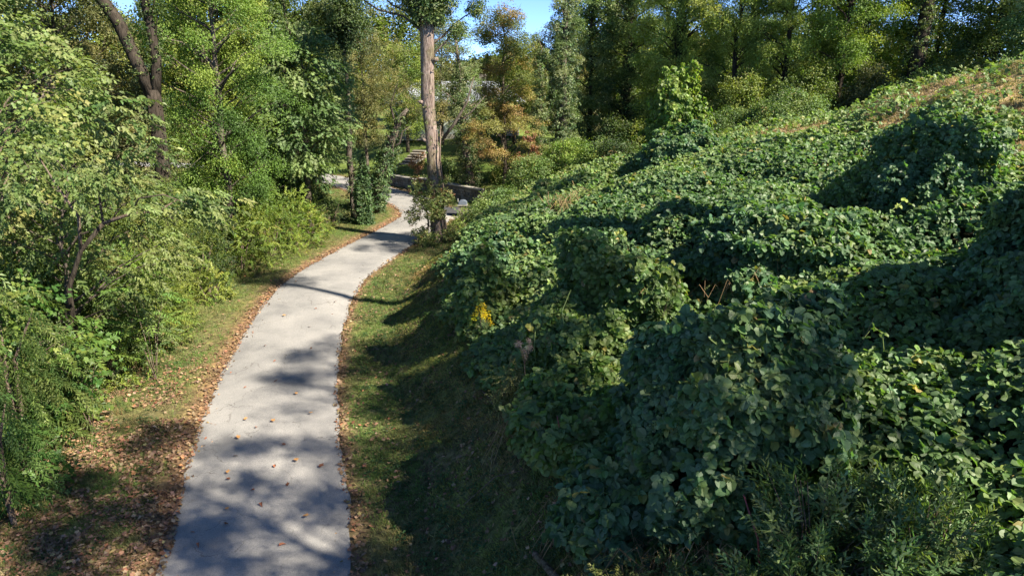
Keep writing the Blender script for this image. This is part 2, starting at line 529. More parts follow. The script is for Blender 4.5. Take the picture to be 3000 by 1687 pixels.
NPTS = [0]
def scatter(name, key, pts, tan, nrm, scl, col, parent=None, origin=None):
    n = len(pts); NPTS[0] += n
    org = np.array(origin if origin is not None else (0, 0, 0), float)
    me = bpy.data.meshes.new(name)
    me.vertices.add(n)
    me.vertices.foreach_set('co', (np.asarray(pts) - org).astype(np.float32).ravel())
    rot = eulers(tan, nrm)
    s3 = np.repeat(np.asarray(scl, np.float32).reshape(-1, 1), 3, axis=1)
    for nm, ty, dat, fld in (('rot', 'FLOAT_VECTOR', rot, 'vector'), ('scl', 'FLOAT_VECTOR', s3, 'vector'), ('col', 'FLOAT_VECTOR', col, 'vector')):
        a = me.attributes.new(nm, ty, 'POINT'); a.data.foreach_set(fld, np.asarray(dat, np.float32).ravel())
    a = me.attributes.new('idx', 'INT', 'POINT'); a.data.foreach_set('value', rng.integers(0, len(TPL[key]), n).astype(np.int32))
    o = bpy.data.objects.new(name, me)
    COL.objects.link(o)
    if parent: o.parent = parent
    else: o.location = org
    md = o.modifiers.new('leaves', 'NODES'); md.node_group = gn_group(key)
    return o

def leaf_parts(parent, key, pts, tan, nrm, scl, col, origin, name='leaf'):
    """large leaves near the camera: each one an object"""
    rot = eulers(tan, nrm)
    for i in range(len(pts)):
        src = TPL[key][int(rng.integers(0, len(TPL[key])))]
        o = bpy.data.objects.new(name, src.data)
        COL.objects.link(o)
        o.location = [float(v) for v in (pts[i] - origin)]
        o.rotation_euler = [float(v) for v in rot[i]]
        s = float(scl[i]); o.scale = (s, s, s)
        o['col'] = [float(v) for v in col[i]]
        o.parent = parent

def palette(n, cols, wts=None, jit=.12, patch=None):
    cols = np.array(cols, float)
    if patch is None:
        k = rng.choice(len(cols), n, p=wts)
        c = cols[k]
    else:
        t = np.clip(patch + rng.normal(0, .16, n), 0, .999) * (len(cols) - 1)
        i = t.astype(int); f = (t - i)[:, None]
        c = cols[i] * (1 - f) + cols[np.minimum(i + 1, len(cols) - 1)] * f
    c = c * (1 + rng.normal(0, jit, (n, 1))) * (1 + rng.normal(0, jit * .35, (n, 3)))
    return np.clip(c, .004, .9)

# ------------------------------------------------------------------ terrain
CL = np.array([(-2.4, -30), (-2.5, -12), (-2.8, -4), (-3.3, 3), (-4.32, 9.56), (-5.2, 12.5), (-6.2, 16.07), (-7.2, 21), (-7.75, 25.5), (-7.6, 28.8), (-6.75, 33.3),
               (-5.6, 38.5), (-5.3, 42), (-6.6, 46), (-9.5, 50.2), (-12.8, 54.6), (-17, 59), (-24, 64), (-36, 68), (-60, 72)], float)
def catmull(P, m=14):
    out = []
    for i in range(len(P) - 1):
        p0, p1, p2, p3 = P[max(i - 1, 0)], P[i], P[i + 1], P[min(i + 2, len(P) - 1)]
        for k in range(m):
            t = k / m
            out.append(.5 * ((2 * p1) + (-p0 + p2) * t + (2 * p0 - 5 * p1 + 4 * p2 - p3) * t * t + (-p0 + 3 * p1 - 3 * p2 + p3) * t ** 3))
    out.append(P[-1])
    return np.array(out)
CD = catmull(CL)
def path_side(x, y):
    """signed distance to the path centre line (right is positive)"""
    x = np.asarray(x, float).ravel(); y = np.asarray(y, float).ravel()
    T = np.gradient(CD, axis=0); T /= np.linalg.norm(T, axis=1, keepdims=True)
    out = np.empty(len(x))
    for a in range(0, len(x), 20000):
        dx = x[a:a + 20000, None] - CD[None, :, 0]; dy = y[a:a + 20000, None] - CD[None, :, 1]
        d2 = dx * dx + dy * dy; k = d2.argmin(1); r = np.arange(len(k))
        cr = dx[r, k] * T[k, 1] - dy[r, k] * T[k, 0]
        al = dx[r, k] * T[k, 0] + dy[r, k] * T[k, 1]
        out[a:a + 20000] = np.sign(cr) * np.sqrt(np.maximum(d2[r, k], 0))
        # distance to the segment, not only to its nearest point
        out[a:a + 20000] = np.sign(cr) * np.sqrt(np.maximum(d2[r, k] - np.minimum(al * al, .2), 1e-6))
    return out
HW = 1.62
XH = ([-30, -4, 0, 9.56, 12, 16, 21, 25, 29, 34, 39, 44, 50, 60, 80, 200], [.6, .2, -.2, -1.4, -2.2, -3.2, -4.3, -4.7, -4.4, -3.2, -2.3, -1.2, 1.2, 4, 8, 20])
PS = ([-50, 0, .3, 1.0, 2.0, 3.2, 7, 12, 18.7, 23.7, 40, 200], [0, 0, .04, .44, 1.12, 1.88, 3.2, 4.55, 6.55, 8.8, 9.3, 9.5])
WN = np.array([.755, .655]); W0 = np.array([-9.4, 54.1])
def terrain(x, y):
    x = np.asarray(x, float); y = np.asarray(y, float)
    s = x - np.interp(y, *XH)
    cap = np.interp(y, [-30, 24, 33, 46, 60, 90], [24, 24, 20, 14, 12, 14])
    h = np.interp(np.minimum(s, cap), *PS) * np.interp(y, [28, 33, 46, 60, 90], [1, .95, .82, .55, .5])
    h = h + np.maximum(s - cap, 0) * .02
    bump = (fbm(x * .45, y * .45, 1) - .5)
    h = h + sstep(1, 5, s) * bump * .9
    ps = path_side(x.ravel(), y.ravel()).reshape(x.shape)
    # small swale between the shoulder and the bank
    left = sstep(-3.2, -9, ps) * -1.3 + sstep(-2.6, -5, ps) * bump * .5
    left = left + sstep(-14, -32, ps) * 2.2
    left *= sstep(75, 55, y)
    h = h + np.where(ps < 0, left, 0)
    n = (x - W0[0]) * WN[0] + (y - W0[1]) * WN[1]
    lw = np.where(n > 0, .75 + .13 * np.minimum(n, 18), 0) + .02 * np.maximum(n - 18, 0)
    soft = sstep(0, 9, n) * 1.9 + .02 * np.maximum(n - 18, 0)
    k = sstep(-10.6, -9.6, x)
    lawn = soft * (1 - k) + lw * k
    right = sstep(2.5, -1.5, x)
    h = np.maximum(h, lawn * right + (1 - right) * np.where(n > 0, lawn * .8, 0))
    far = sstep(90, 160, np.hypot(x, y - 30))
    h = h * (1 - far) + 3.0 * far
    near = np.abs(ps) < HW + .5
    return np.where(near & (y < 75), np.minimum(h, .0), h)

gx = np.concatenate([np.arange(-700, -60, 40), np.arange(-60, -22, 1.2), np.arange(-22, 26, .3), np.arange(26, 60, 1.2), np.arange(60, 700, 40)])
gy = np.concatenate([np.arange(-60, -8, 3), np.arange(-8, 66, .3), np.arange(66, 100, 1.2), np.arange(100, 1200, 50)])
GX, GY = np.meshgrid(gx, gy)
GZ = terrain(GX, GY) + (fbm(GX * 2.1, GY * 2.1, 4) - .5) * .07
PSG = path_side(GX.ravel(), GY.ravel()).reshape(GX.shape)
GZ = np.where((np.abs(PSG) < HW + .3), -.03, GZ)

def H(x, y):
    x = np.asarray(x, float); y = np.asarray(y, float)
    i = np.clip(np.searchsorted(gx, x) - 1, 0, len(gx) - 2); j = np.clip(np.searchsorted(gy, y) - 1, 0, len(gy) - 2)
    fx = np.clip((x - gx[i]) / (gx[i + 1] - gx[i]), 0, 1); fy = np.clip((y - gy[j]) / (gy[j + 1] - gy[j]), 0, 1)
    return (GZ[j, i] * (1 - fx) + GZ[j, i + 1] * fx) * (1 - fy) + (GZ[j + 1, i] * (1 - fx) + GZ[j + 1, i + 1] * fx) * fy

def Hs(x, y): return float(H(np.array([x]), np.array([y]))[0])

def build_ground():
    ny, nx = GX.shape
    V = np.stack([GX, GY, GZ], -1).reshape(-1, 3)
    idx = np.arange(nx * ny).reshape(ny, nx)
    F = np.stack([idx[:-1, :-1], idx[:-1, 1:], idx[1:, 1:], idx[1:, :-1]], -1).reshape(-1, 4)
    me = bpy.data.meshes.new('ground')
    me.from_pydata(V.tolist(), [], F.tolist())
    me.polygons.foreach_set('use_smooth', [True] * len(F))
    s = (GX - np.interp(GY, *XH))
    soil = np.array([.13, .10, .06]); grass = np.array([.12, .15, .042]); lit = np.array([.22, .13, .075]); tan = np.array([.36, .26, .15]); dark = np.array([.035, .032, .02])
    nz = fbm(GX * .8, GY * .8, 2)[..., None]
    c = soil * (1 - nz) + grass * nz
    ap = np.abs(PSG)
    c = c * 1.0
    lm = (np.exp(-((ap - HW) / .55) ** 2) * (PSG < 0) + .6 * np.exp(-((ap - HW) / .3) ** 2) * (PSG > 0))[..., None]
    c = c * (1 - lm) + lit * lm
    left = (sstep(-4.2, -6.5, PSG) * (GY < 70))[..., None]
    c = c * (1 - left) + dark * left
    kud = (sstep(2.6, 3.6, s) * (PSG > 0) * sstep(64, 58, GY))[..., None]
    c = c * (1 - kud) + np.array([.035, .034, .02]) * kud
    tm = tanmask(GX, GY)[..., None]
    c = c * (1 - tm) + tan * tm
    n = (GX - W0[0]) * WN[0] + (GY - W0[1]) * WN[1]
    law = ((n > 0) & (GX < 9) & (GX > -30))[..., None] * 1.0
    c = c * (1 - law) + np.array([.11, .15, .035]) * law
    c4 = np.concatenate([c, np.ones_like(c[..., :1])], -1).reshape(-1, 4)
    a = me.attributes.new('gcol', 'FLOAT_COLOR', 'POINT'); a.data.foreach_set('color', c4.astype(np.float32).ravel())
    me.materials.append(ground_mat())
    o = bpy.data.objects.new('ground', me); COL.objects.link(o)
    tag(o, 'sloping soil and grass ground under the path and the hillside', kind='structure')

def tanmask(x, y):
    # dry mown strip along the crest of the hill
    s = x - np.interp(y, *XH)
    cap = np.interp(y, [-30, 24, 33, 46, 60, 90], [24, 24, 20, 14, 12, 14])
    c = s - cap
    return sstep(-7.2, -5.0, c + (fbm(x * .6, y * .6, 5) - .5) * 3.5) * sstep(5.0, 2.0, c) * sstep(14, 18, y) * sstep(44, 36, y)

build_ground()

# the paved path: a ribbon with a worn, uneven edge
def ribbon(name, C, hw, z, mat, jit=.05, parent=None, m=9):
    T = np.gradient(C, axis=0); T /= np.linalg.norm(T, axis=1, keepdims=True)
    Nn = np.stack([T[:, 1], -T[:, 0]], 1)
    V = []; F = []
    d = np.concatenate([[0], np.cumsum(np.linalg.norm(np.diff(C, axis=0), axis=1))])
    for i in range(len(C)):
        hw_ = hw
        hw = 1.62 + .06 * min(max((C[i, 1] - 43) / 4, 0), 1) if name == 'path' else hw_
        hl = hw + (fbm(d[i] * 1.3, 3.0, 1) - .5) * jit * 4 + (vnoise(d[i] * 5, 8.0, 2) - .5) * jit
        hr = hw + (fbm(d[i] * 1.3, 50.0, 1) - .5) * jit * 4 + (vnoise(d[i] * 5, 30.0, 2) - .5) * jit
        for k in range(m):
            u = k / (m - 1) * 2 - 1
            o = (hl if u < 0 else hr) * u
            V.append((C[i, 0] + Nn[i, 0] * o, C[i, 1] + Nn[i, 1] * o, z + .035 * (1 - u * u) - (.03 if abs(u) == 1 else 0)))
    for i in range(len(C) - 1):
        for k in range(m - 1):
            F.append((i * m + k, i * m + k + 1, (i + 1) * m + k + 1, (i + 1) * m + k))
    mb = MB(); mb.add(V, F)
    return mb.build(name, mat, parent, smooth=True)

def resample(C, step):
    d = np.concatenate([[0], np.cumsum(np.linalg.norm(np.diff(C, axis=0), axis=1))])
    t = np.arange(0, d[-1], step)
    return np.stack([np.interp(t, d, C[:, 0]), np.interp(t, d, C[:, 1])], 1)
PR = resample(CD, .12)
PMAT = path_mat()
tag(ribbon('path', PR, HW, .012, PMAT, .05), 'pale grey asphalt lane curving away between the trees and the vine slope', kind='structure')
drv = resample(catmull(np.array([(-5.2, 42.6), (-3.6, 43.0), (-1.5, 43.6), (1, 45), (3, 48)], float)), .2)
tag(ribbon('driveway', drv, 1.5, .028, flat_mat('driveway_asphalt', (.07, .07, .075), .9, var=.3, sc=9, spec=.2), .04, m=5), 'dark driveway turning off right behind the big tree', kind='structure')

# ------------------------------------------------------------------ visibility helper for scattering (roughly the photographed wedge, with margin)
def in_view(x, y, m=.92):
    return (np.abs(x) < np.maximum(y, 0) * m + 2.5) & (y > 2.5)

# ------------------------------------------------------------------ grass, litter, weeds on shoulders and bank
def flat_scatter(name, key, x, y, scl, col, label, dz=0, tilt=.25, parent=None):
    z = H(x, y) + dz
    n = len(x)
    e = .15
    nx_ = -(H(x + e, y) - H(x - e, y)) / (2 * e); ny_ = -(H(x, y + e) - H(x, y - e)) / (2 * e)
    nr = norm(np.stack([nx_, ny_, np.ones(n)], 1) + rng.normal(0, tilt, (n, 3)))
    a = rng.uniform(0, 6.283, n)
    t = np.stack([np.cos(a), np.sin(a), np.zeros(n)], 1)
    t = t - nr * np.sum(t * nr, axis=1, keepdims=True)
    o = scatter(name, key, np.stack([x, y, z], 1), t, nr, scl, col, parent)
    if not parent: tag(o, label, kind='stuff')
    return o

def cand(n, x0, x1, y0, y1, pw=1.0):
    y = y0 + (y1 - y0) * rng.random(n) ** pw
    return rng.uniform(x0, x1, n), y

def do_ground_cover():
    # short grass
    x, y = cand(400000, -26, 10, 5, 62, 1.35)
    ps = path_side(x, y); s = x - np.interp(y, *XH)
    d = np.hypot(x, y)
    nz = fbm(x * 1.1, y * 1.1, 3)
    keep = in_view(x, y)
    dens = np.zeros(len(x))
    L = ps < 0
    dens += np.where(L, sstep(-HW - .15, -HW - 1.1, ps) * sstep(-7.5, -4.2, ps) * (.35 + .9 * sstep(.35, .6, nz)), 0)
    dens += np.where(~L & (s < 4.2), sstep(HW + .1, HW + .5, ps) * np.where(s < .4, .95, np.where(s < 4.2, .6 * sstep(.3, .6, nz) + .3, 0)), 0)
    n = (x - W0[0]) * WN[0] + (y - W0[1]) * WN[1]
    dens = np.where((n > .3) & (x < 6), .5, dens)
    dens = np.where((y > 42.0) & (np.abs(y - 43.5) < 1.9) & (x > -5) & (x < 3), 0, dens)
    keep &= rng.random(len(x)) < dens * .75
    x, y, ps, s, nz = x[keep], y[keep], ps[keep], s[keep], nz[keep]
    lush = fbm(x * .5 + 7, y * .5, 6)
    col = palette(len(x), [(.22, .18, .075), (.17, .19, .055), (.12, .19, .04), (.09, .17, .03)], patch=lush * 1.5 - .3, jit=.2)
    bank = (s > .5) & (ps > 0)
    col[bank] *= np.array([1.4, 1.12, 1.0]) * (.75 + .6 * fbm(x * 1.6 + y * .8, y * .35, 2)[bank, None])
    flat_scatter('short_grass', 'grass', x, y, rng.uniform(.6, 1.2, len(x)), col, 'short green and straw coloured grass along both sides of the path')
    # taller tufts at the foot of the shrubs and on the bank
    x, y = cand(60000, -24, 12, 5, 55, 1.3)
    ps = path_side(x, y); s = x - np.interp(y, *XH)
    nz = fbm(x * .9, y * .9, 1)
    dens = np.where(ps < 0, np.exp(-((ps + 5.2) / 1.1) ** 2), np.where((s < 3.4) & (ps > HW + .35), .10 * sstep(.5, .65, nz) + .3 * np.exp(-((s - 2.4) / .6) ** 2), 0))
    tm = tanmask(x, y)
    keep = in_view(x, y) & (rng.random(len(x)) < dens * .45)
    x, y = x[keep], y[keep]
    col = palette(len(x), [(.16, .13, .05), (.09, .12, .03), (.06, .11, .022)], jit=.2)
    flat_scatter('tall_grass', 'grass_tall', x, y, rng.uniform(.45, 1.0, len(x)), col, 'long loose grass tufts at the foot of the brush and bank')
    # dry grass on the crest
    x = rng.uniform(2, 30, 60000); y = rng.uniform(14, 46, 60000)
    keep = rng.random(len(x)) < tanmask(x, y) * .7
    x, y = x[keep], y[keep]
    g = fbm(x * .7, y * .7, 2)
    col = palette(len(x), [(.42, .30, .18), (.34, .25, .13), (.20, .20, .06), (.12, .16, .035)], patch=g * 1.6 - .35, jit=.15)
    flat_scatter('dry_grass', 'grass', x, y, rng.uniform(1.0, 2.2, len(x)), col, 'dry straw coloured grass patch along the top of the hill')
    # low weeds
    x, y = cand(110000, -24, 12, 5, 50, 1.4)
    ps = path_side(x, y); s = x - np.interp(y, *XH); nz = fbm(x * 1.5, y * 1.5, 5)
    dens = np.where(ps < 0, sstep(-HW - .6, -HW - 2.4, ps) * sstep(-8, -5, ps) * sstep(.42, .6, nz), np.where(s < 3.2, sstep(HW + .2, HW + .8, ps) * (.35 + .7 * sstep(.4, .6, nz)), 0))
    keep = in_view(x, y) & (rng.random(len(x)) < dens * .8)
    x, y = x[keep], y[keep]
    col = palette(len(x), [(.035, .085, .025), (.05, .10, .03), (.08, .11, .03)], jit=.2)
    flat_scatter('low_weeds', 'weed', x, y, rng.uniform(.7, 1.6, len(x)), col, 'low leafy weeds in the grass beside the path')
    # leaf litter
    x, y = cand(640000, -22, 6, 5, 60, 1.6)
    ps = path_side(x, y); s = x - np.interp(y, *XH); nz = fbm(x * 1.3, y * 1.3, 7); d = np.hypot(x, y)
    band = np.exp(-((ps + HW + .05) / .24) ** 2) * (.65 + .5 * nz)
    nearw = sstep(22, 12, y)
    dens = np.where(ps < -HW + .25, np.maximum(band * .8, sstep(-7, -4.5, ps) * (.015 + nearw * 1.1 * sstep(.30, .50, nz))), 0)
    dens = np.where(ps > HW - .12, np.maximum(.6 * np.exp(-((ps - HW - .08) / .15) ** 2), np.where(s < 2.6, .03 + .07 * sstep(.45, .65, nz), 0)), dens)
    dens = np.where((np.abs(ps) < HW - .1), .0015 + .02 * (ps < -HW + .5), dens)
    dens = np.where((n_wall(x, y) > 0) | (y > 57), .01, dens)
    keep = in_view(x, y) & (rng.random(len(x)) < dens * 1.0)
    x, y, ps = x[keep], y[keep], ps[keep]
    col = palette(len(x), [(.24, .145, .085), (.18, .11, .065), (.33, .22, .14), (.11, .07, .045), (.30, .23, .10), (.30, .13, .07)], [.3, .24, .2, .14, .07, .05], jit=.18)
    half = rng.random(len(x)) < .5
    sc = .3 + .9 * rng.random(len(x)) ** 1.2
    flat_scatter('leaf_litter', 'litter', x[half], y[half], sc[half], col[half], 'brown lobed fallen leaves drifted along the path edges', dz=.035 + .0, tilt=.35)
    flat_scatter('leaf_litter', 'litter_oval', x[~half], y[~half], sc[~half] * .9, col[~half], 'brown oval fallen leaves mixed among the lobed ones', dz=.035, tilt=.35)

def twigs():
    mb = MB(); rnd = random.Random(5)
    for i in range(420):
        y = rnd.uniform(8, 34); side = rnd.random() < .6
        k = int(np.argmin(np.abs(CD[:, 1] - y))); x = CD[k, 0] + (-rnd.uniform(1.7, 4.6) if side else rnd.uniform(1.7, 5.0))
        a = rnd.uniform(0, 3.14); L = rnd.uniform(.08, .4); p = Vector((x, y, Hs(x, y) + .03)); q = p + Vector((math.cos(a) * L, math.sin(a) * L, 0)); q.z = Hs(q.x, q.y) + rnd.uniform(.02, .08)
        mb.tube([p, p.lerp(q, .5) + Vector((rnd.gauss(0, .02), rnd.gauss(0, .02), .02)), q], [.006, .005, .003], 3, False)
    tag(mb.build('twigs', M_TWIG), 'small dry twigs strewn over the grass and bank', kind='stuff')
twigs()

def n_wall(x, y): return (x - W0[0]) * WN[0] + (y - W0[1]) * WN[1]
do_ground_cover()

# single fallen leaves lying on the open asphalt
FL = [(-5.6, 10.3), (-5.35, 10.9), (-5.5, 11.35), (-5.25, 12.0), (-5.9, 12.4), (-6.0, 12.65), (-4.1, 10.3), (-6.1, 13.3), (-6.35, 14.1), (-5.1, 12.9), (-4.6, 12.2), (-6.5, 15.0),
      (-6.1, 14.6), (-5.2, 13.8), (-4.7, 13.1), (-7.2, 16.8), (-6.5, 17.2), (-5.7, 16.4), (-7.0, 18.6), (-6.2, 19.6), (-5.8, 14.9), (-7.7, 19.8), (-6.8, 21.5), (-8.0, 22.6), (-7.1, 23.4), (-6.6, 24.2),
      (-3.9, 11.1), (-4.9, 11.5), (-4.1, 12.9), (-5.0, 15.3)]
for i, (x, y) in enumerate(FL):
    src = TPL['litter' if i % 3 else 'litter_oval'][i % 3]
    o = bpy.data.objects.new('fallen_leaf', src.data); COL.objects.link(o)
    o.location = (x, y, .06); o.rotation_euler = (rng.uniform(-.25, .25), rng.uniform(-.25, .25), rng.uniform(0, 6))
    s = float(rng.uniform(.95, 1.5)); o.scale = (s, s, s)
    o['col'] = [float(v) for v in ((.33, .13, .07), (.22, .09, .05), (.42, .22, .08))[i % 3]]
    tag(o, 'single dry brown leaf lying on the open asphalt of the path', 'leaf', 'single fallen leaves on the path')

# ------------------------------------------------------------------ kudzu slope
MOUNDS = []
def canopy(x, y):
    """height of the vine carpet above the soil"""
    c = .10 + .55 * fbm(x * .38, y * .38, 2) ** 2 * 1.4 + .34 * fbm(x * 1.1, y * 1.1, 5) ** 1.5
    for (mx, my, rx, ry, h) in CARPET_HUMPS:
        q = ((x - mx) / rx) ** 2 + ((y - my) / ry) ** 2
        c = np.maximum(c, h * np.sqrt(np.clip(1 - q, 0, 1)) + .12) if h else c
    return c
_hr = random.Random(12)
CARPET_HUMPS = [(6.3, 19.3, 2.3, 2.6, .8), (8.8, 25.5, 2.6, 3, .7), (2.6, 21, 2.2, 2.2, .7), (5, 25, 2.5, 2.2, .7), (7.6, 12.5, 1.8, 1.6, .6),
                (0.6, 26, 2, 2, .6), (3.4, 31, 3, 2.4, .9), (12.3, 31.5, 2.2, 2, .8), (-.8, 31, 1.8, 1.6, .6), (5.2, 11.6, 1.3, 1.4, .45), (7.6, 8.2, 1.5, 1.6, .7)]

CARPET_HUMPS += [(_hr.uniform(-1, 15), _hr.uniform(11, 40), _hr.uniform(.8, 1.7), _hr.uniform(.7, 1.5), _hr.uniform(.6, 1.15)) for _ in range(26)]
CARPET_HUMPS = [q for q in CARPET_HUMPS if q[0] > np.interp(q[1], *XH) + 4.0]

def kudzu_cols(x, y, z, n):
    g = fbm(x * .35, y * .35, 6)
    up = sstep(20, 40, y) * .35
    return palette(n, [(.082, .145, .058), (.115, .185, .062), (.165, .23, .068), (.23, .26, .085)], patch=(g - .5) * 1.0 + .34 + up, jit=.16)

def do_kudzu():
    nC = 600000
    y = 3.5 + 58 * rng.random(nC) ** 1.25
    x = rng.uniform(-5, 1, nC) * 0 + rng.uniform(-5, 42, nC)
    s = x - np.interp(y, *XH)
    cap = np.interp(y, [-30, 24, 33, 46, 60, 90], [24, 24, 20, 14, 12, 14])
    edge = 2.15 + (fbm(x * .7, y * .7, 1) - .5) * 1.9 + sstep(15, 8, y) * .75
    dens = sstep(edge - .25, edge + .35, s) * (1 - .93 * tanmask(x, y)) * sstep(60, 50, y) * sstep(-.4, .6, x + (44 - y) * .6)
    dens *= sstep(cap + 6, cap + 2, s)
    keep = in_view(x, y, .86) & (rng.random(nC) < dens * .95)
    x, y = x[keep], y[keep]; n = len(x)
    e = .12
    def K(a, b): return H(a, b) + canopy(a, b)
    z0 = K(x, y)
    nx_ = -(K(x + e, y) - K(x - e, y)) / (2 * e); ny_ = -(K(x, y + e) - K(x, y - e)) / (2 * e)
    nr = norm(np.stack([nx_, ny_, np.ones(n)], 1))
    dep = rng.random(n) ** 1.4 * .34
    z = z0 - dep
    patch = fbm(x * 2.2, y * 2.2, 3)
    nr2 = norm(nr * .6 + S * .55 + np.array([-.1, -.1, .35]) + rng.normal(0, .36, (n, 3)))
    down = np.stack([nr[:, 0], nr[:, 1], -.15 * np.ones(n)], 1) + rng.normal(0, .6, (n, 3))
    sc = rng.uniform(.4, .84, n) * (1 + .3 * sstep(22, 45, y)) * (.85 + .35 * patch)
    col = kudzu_cols(x, y, z, n)
    yl = rng.random(n) < .025; col[yl] = palette(int(yl.sum()), [(.24, .22, .05), (.3, .24, .08), (.16, .2, .05)])
    pts = np.stack([x, y, z], 1)
    d = np.linalg.norm(pts - CAM, axis=1)
    cand_ = (dep < .05) & (np.abs(x) < y * .74) & (y > 5.5) & (nr[:, 2] > 0)
    order = np.argsort(np.where(cand_, d, 1e9))[:300]
    m = np.ones(n, bool); m[order] = False
    root = scatter('kudzu_carpet', 'kudzu_leaf', pts[m], down[m], nr2[m], sc[m], col[m])
    tag(root, 'carpet of trailing three leaved vine covering the whole right hillside', kind='stuff')
    leaf_parts(root, 'kudzu_leaf', pts[order], down[order], nr2[order], sc[order], col[order], np.zeros(3))
    # dry stems and dead leaves glimpsed between
    k = rng.random(n) < .02
    kk = k & (fbm(x * .5, y * .5, 4) > .55)
    flat = scatter('dead_vine_leaves', 'litter_oval', pts[kk] + [0, 0, .02], down[kk], nr2[kk], sc[kk] * 1.3, palette(kk.sum(), [(.35, .22, .1), (.3, .14, .06), (.4, .33, .1)]))
    tag(flat, 'withered tan leaves caught in the vine carpet', kind='stuff')
do_kudzu()

def mound(name, c, rad, label, n=5000, key='kudzu_leaf', cols=None, sc=(.6, .98), parts=0, lump=.30, seed=0, cat='bush', flat=.0, group=None, stems=6, down=.5, hollow=0, droop=.6):
    """a vine draped or leafy bush: a lumpy dome of leaves over arching stems"""
    cx, cy = c[0], c[1]; cz = Hs(cx, cy) if len(c) < 3 else c[2]
    root = empty(name, (cx, cy, cz)); tag(root, label, cat, group)
    rx, ry, h = rad
    u = norm(rng.normal(0, 1, (n * 2, 3))); u = u[u[:, 2] > -.12][:n]; n = len(u)
    bump = 1 + lump * (n3(u * 3.1 + seed * 5.3, 1.0, seed % 7) - .5) * 2.6 + lump * .6 * (n3(u * 8 + seed, 1.0, (seed + 2) % 7) - .5) * 2
    sh = np.sign(u[:, 2]) * np.abs(u[:, 2]) ** .8
    wid = np.where(u[:, 2] < .4, 1 + .15 * (.4 - u[:, 2]), 1)
    surf = np.stack([u[:, 0] * rx * wid, u[:, 1] * ry * wid, np.maximum(sh, -.1) * h], 1) * bump[:, None]
    dep = rng.random(n) ** 1.8 * .28
    if hollow:
        # thinner, ragged underside
        thin = (u[:, 2] < .35) & (n3(u * 4 + 9, 1.0, 3) > .5) & (rng.random(n) < hollow)
        surf, u, dep = surf[~thin], u[~thin], dep[~thin]; n = len(u)
    p = surf * (1 - dep / max(min(rx, ry, h), .6))[:, None]
    gn = norm(np.stack([u[:, 0] / rx, u[:, 1] / ry, u[:, 2] / h], 1))
    nr = norm(gn * .65 + np.array([0, 0, .3]) + S * .35 + rng.normal(0, .4, (n, 3)))
    tn = gn * .5 + np.array([0, 0, -down]) + rng.normal(0, .5, (n, 3))
    sca = rng.uniform(*sc, n)
    wp = p + np.array([cx, cy, cz])
    yl = rng.random(n) < .03
    col = palette(n, cols or KCOL, patch=(fbm(wp[:, 0] * 1.1, wp[:, 1] * 1.1 + wp[:, 2], 3) - .5) * 1.2 + .38, jit=.15)
    col[yl] = palette(int(yl.sum()), [(.22, .21, .05), (.26, .2, .08), (.15, .2, .05)])
    m = np.ones(n, bool)
    org = np.array([cx, cy, cz])
    if parts:
        see = np.sum(gn * norm(CAM - wp), 1) > .05
        d = np.linalg.norm(wp - CAM, axis=1) + dep * 12
        order = np.argsort(np.where(see, d, 1e9))[:parts]
        m[order] = False
        leaf_parts(root, key, wp[order], tn[order], nr[order], sca[order], col[order], org)
    f = scatter('foliage', key, p[m], tn[m], nr[m], sca[m], col[m], root); tag(f, kind='stuff')
    for k in range(stems):
        a = rng.uniform(0, 6.28); q = Vector((math.cos(a) * rx * .55, math.sin(a) * ry * .55, h * rng.uniform(.5, .85)))
        mb = MB(); b = Vector((math.cos(a) * .15, math.sin(a) * .15, -.1))
        mb.tube([b, b.lerp(q, .5) + Vector((0, 0, h * .12)), q], [.03, .02, .008], 5)
        mb.build('stem', M_TWIG, root)
    return root

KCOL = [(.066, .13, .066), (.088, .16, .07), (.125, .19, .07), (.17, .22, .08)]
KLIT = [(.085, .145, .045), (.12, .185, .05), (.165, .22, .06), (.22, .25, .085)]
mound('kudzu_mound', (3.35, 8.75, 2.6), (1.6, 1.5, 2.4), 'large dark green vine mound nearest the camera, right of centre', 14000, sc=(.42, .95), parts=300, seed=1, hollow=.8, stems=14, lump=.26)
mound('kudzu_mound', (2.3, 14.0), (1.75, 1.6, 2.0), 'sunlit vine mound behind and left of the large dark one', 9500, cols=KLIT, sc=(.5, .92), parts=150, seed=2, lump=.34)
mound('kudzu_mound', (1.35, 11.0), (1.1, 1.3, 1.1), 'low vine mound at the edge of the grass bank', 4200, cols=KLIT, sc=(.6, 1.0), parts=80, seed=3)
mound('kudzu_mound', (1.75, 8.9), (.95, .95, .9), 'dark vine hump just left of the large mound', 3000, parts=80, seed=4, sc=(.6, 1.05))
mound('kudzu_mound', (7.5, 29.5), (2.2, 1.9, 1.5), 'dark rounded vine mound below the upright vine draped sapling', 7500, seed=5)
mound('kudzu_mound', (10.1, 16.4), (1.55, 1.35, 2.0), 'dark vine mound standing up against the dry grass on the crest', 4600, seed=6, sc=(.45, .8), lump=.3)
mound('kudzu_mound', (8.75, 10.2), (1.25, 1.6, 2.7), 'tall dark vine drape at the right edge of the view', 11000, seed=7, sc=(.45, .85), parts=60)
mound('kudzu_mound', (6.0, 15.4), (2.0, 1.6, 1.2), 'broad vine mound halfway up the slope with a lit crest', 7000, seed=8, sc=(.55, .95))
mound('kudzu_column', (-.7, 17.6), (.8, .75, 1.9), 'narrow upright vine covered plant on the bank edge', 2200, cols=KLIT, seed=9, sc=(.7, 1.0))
mound('kudzu_mound', (-.4, 20.8), (1.3, 1.3, 1.1), 'small vine hump at the bank top behind the upright plant', 2600, seed=10)
BUSH = [(.09, .16, .03), (.13, .2, .035), (.19, .25, .045), (.25, .28, .06)]
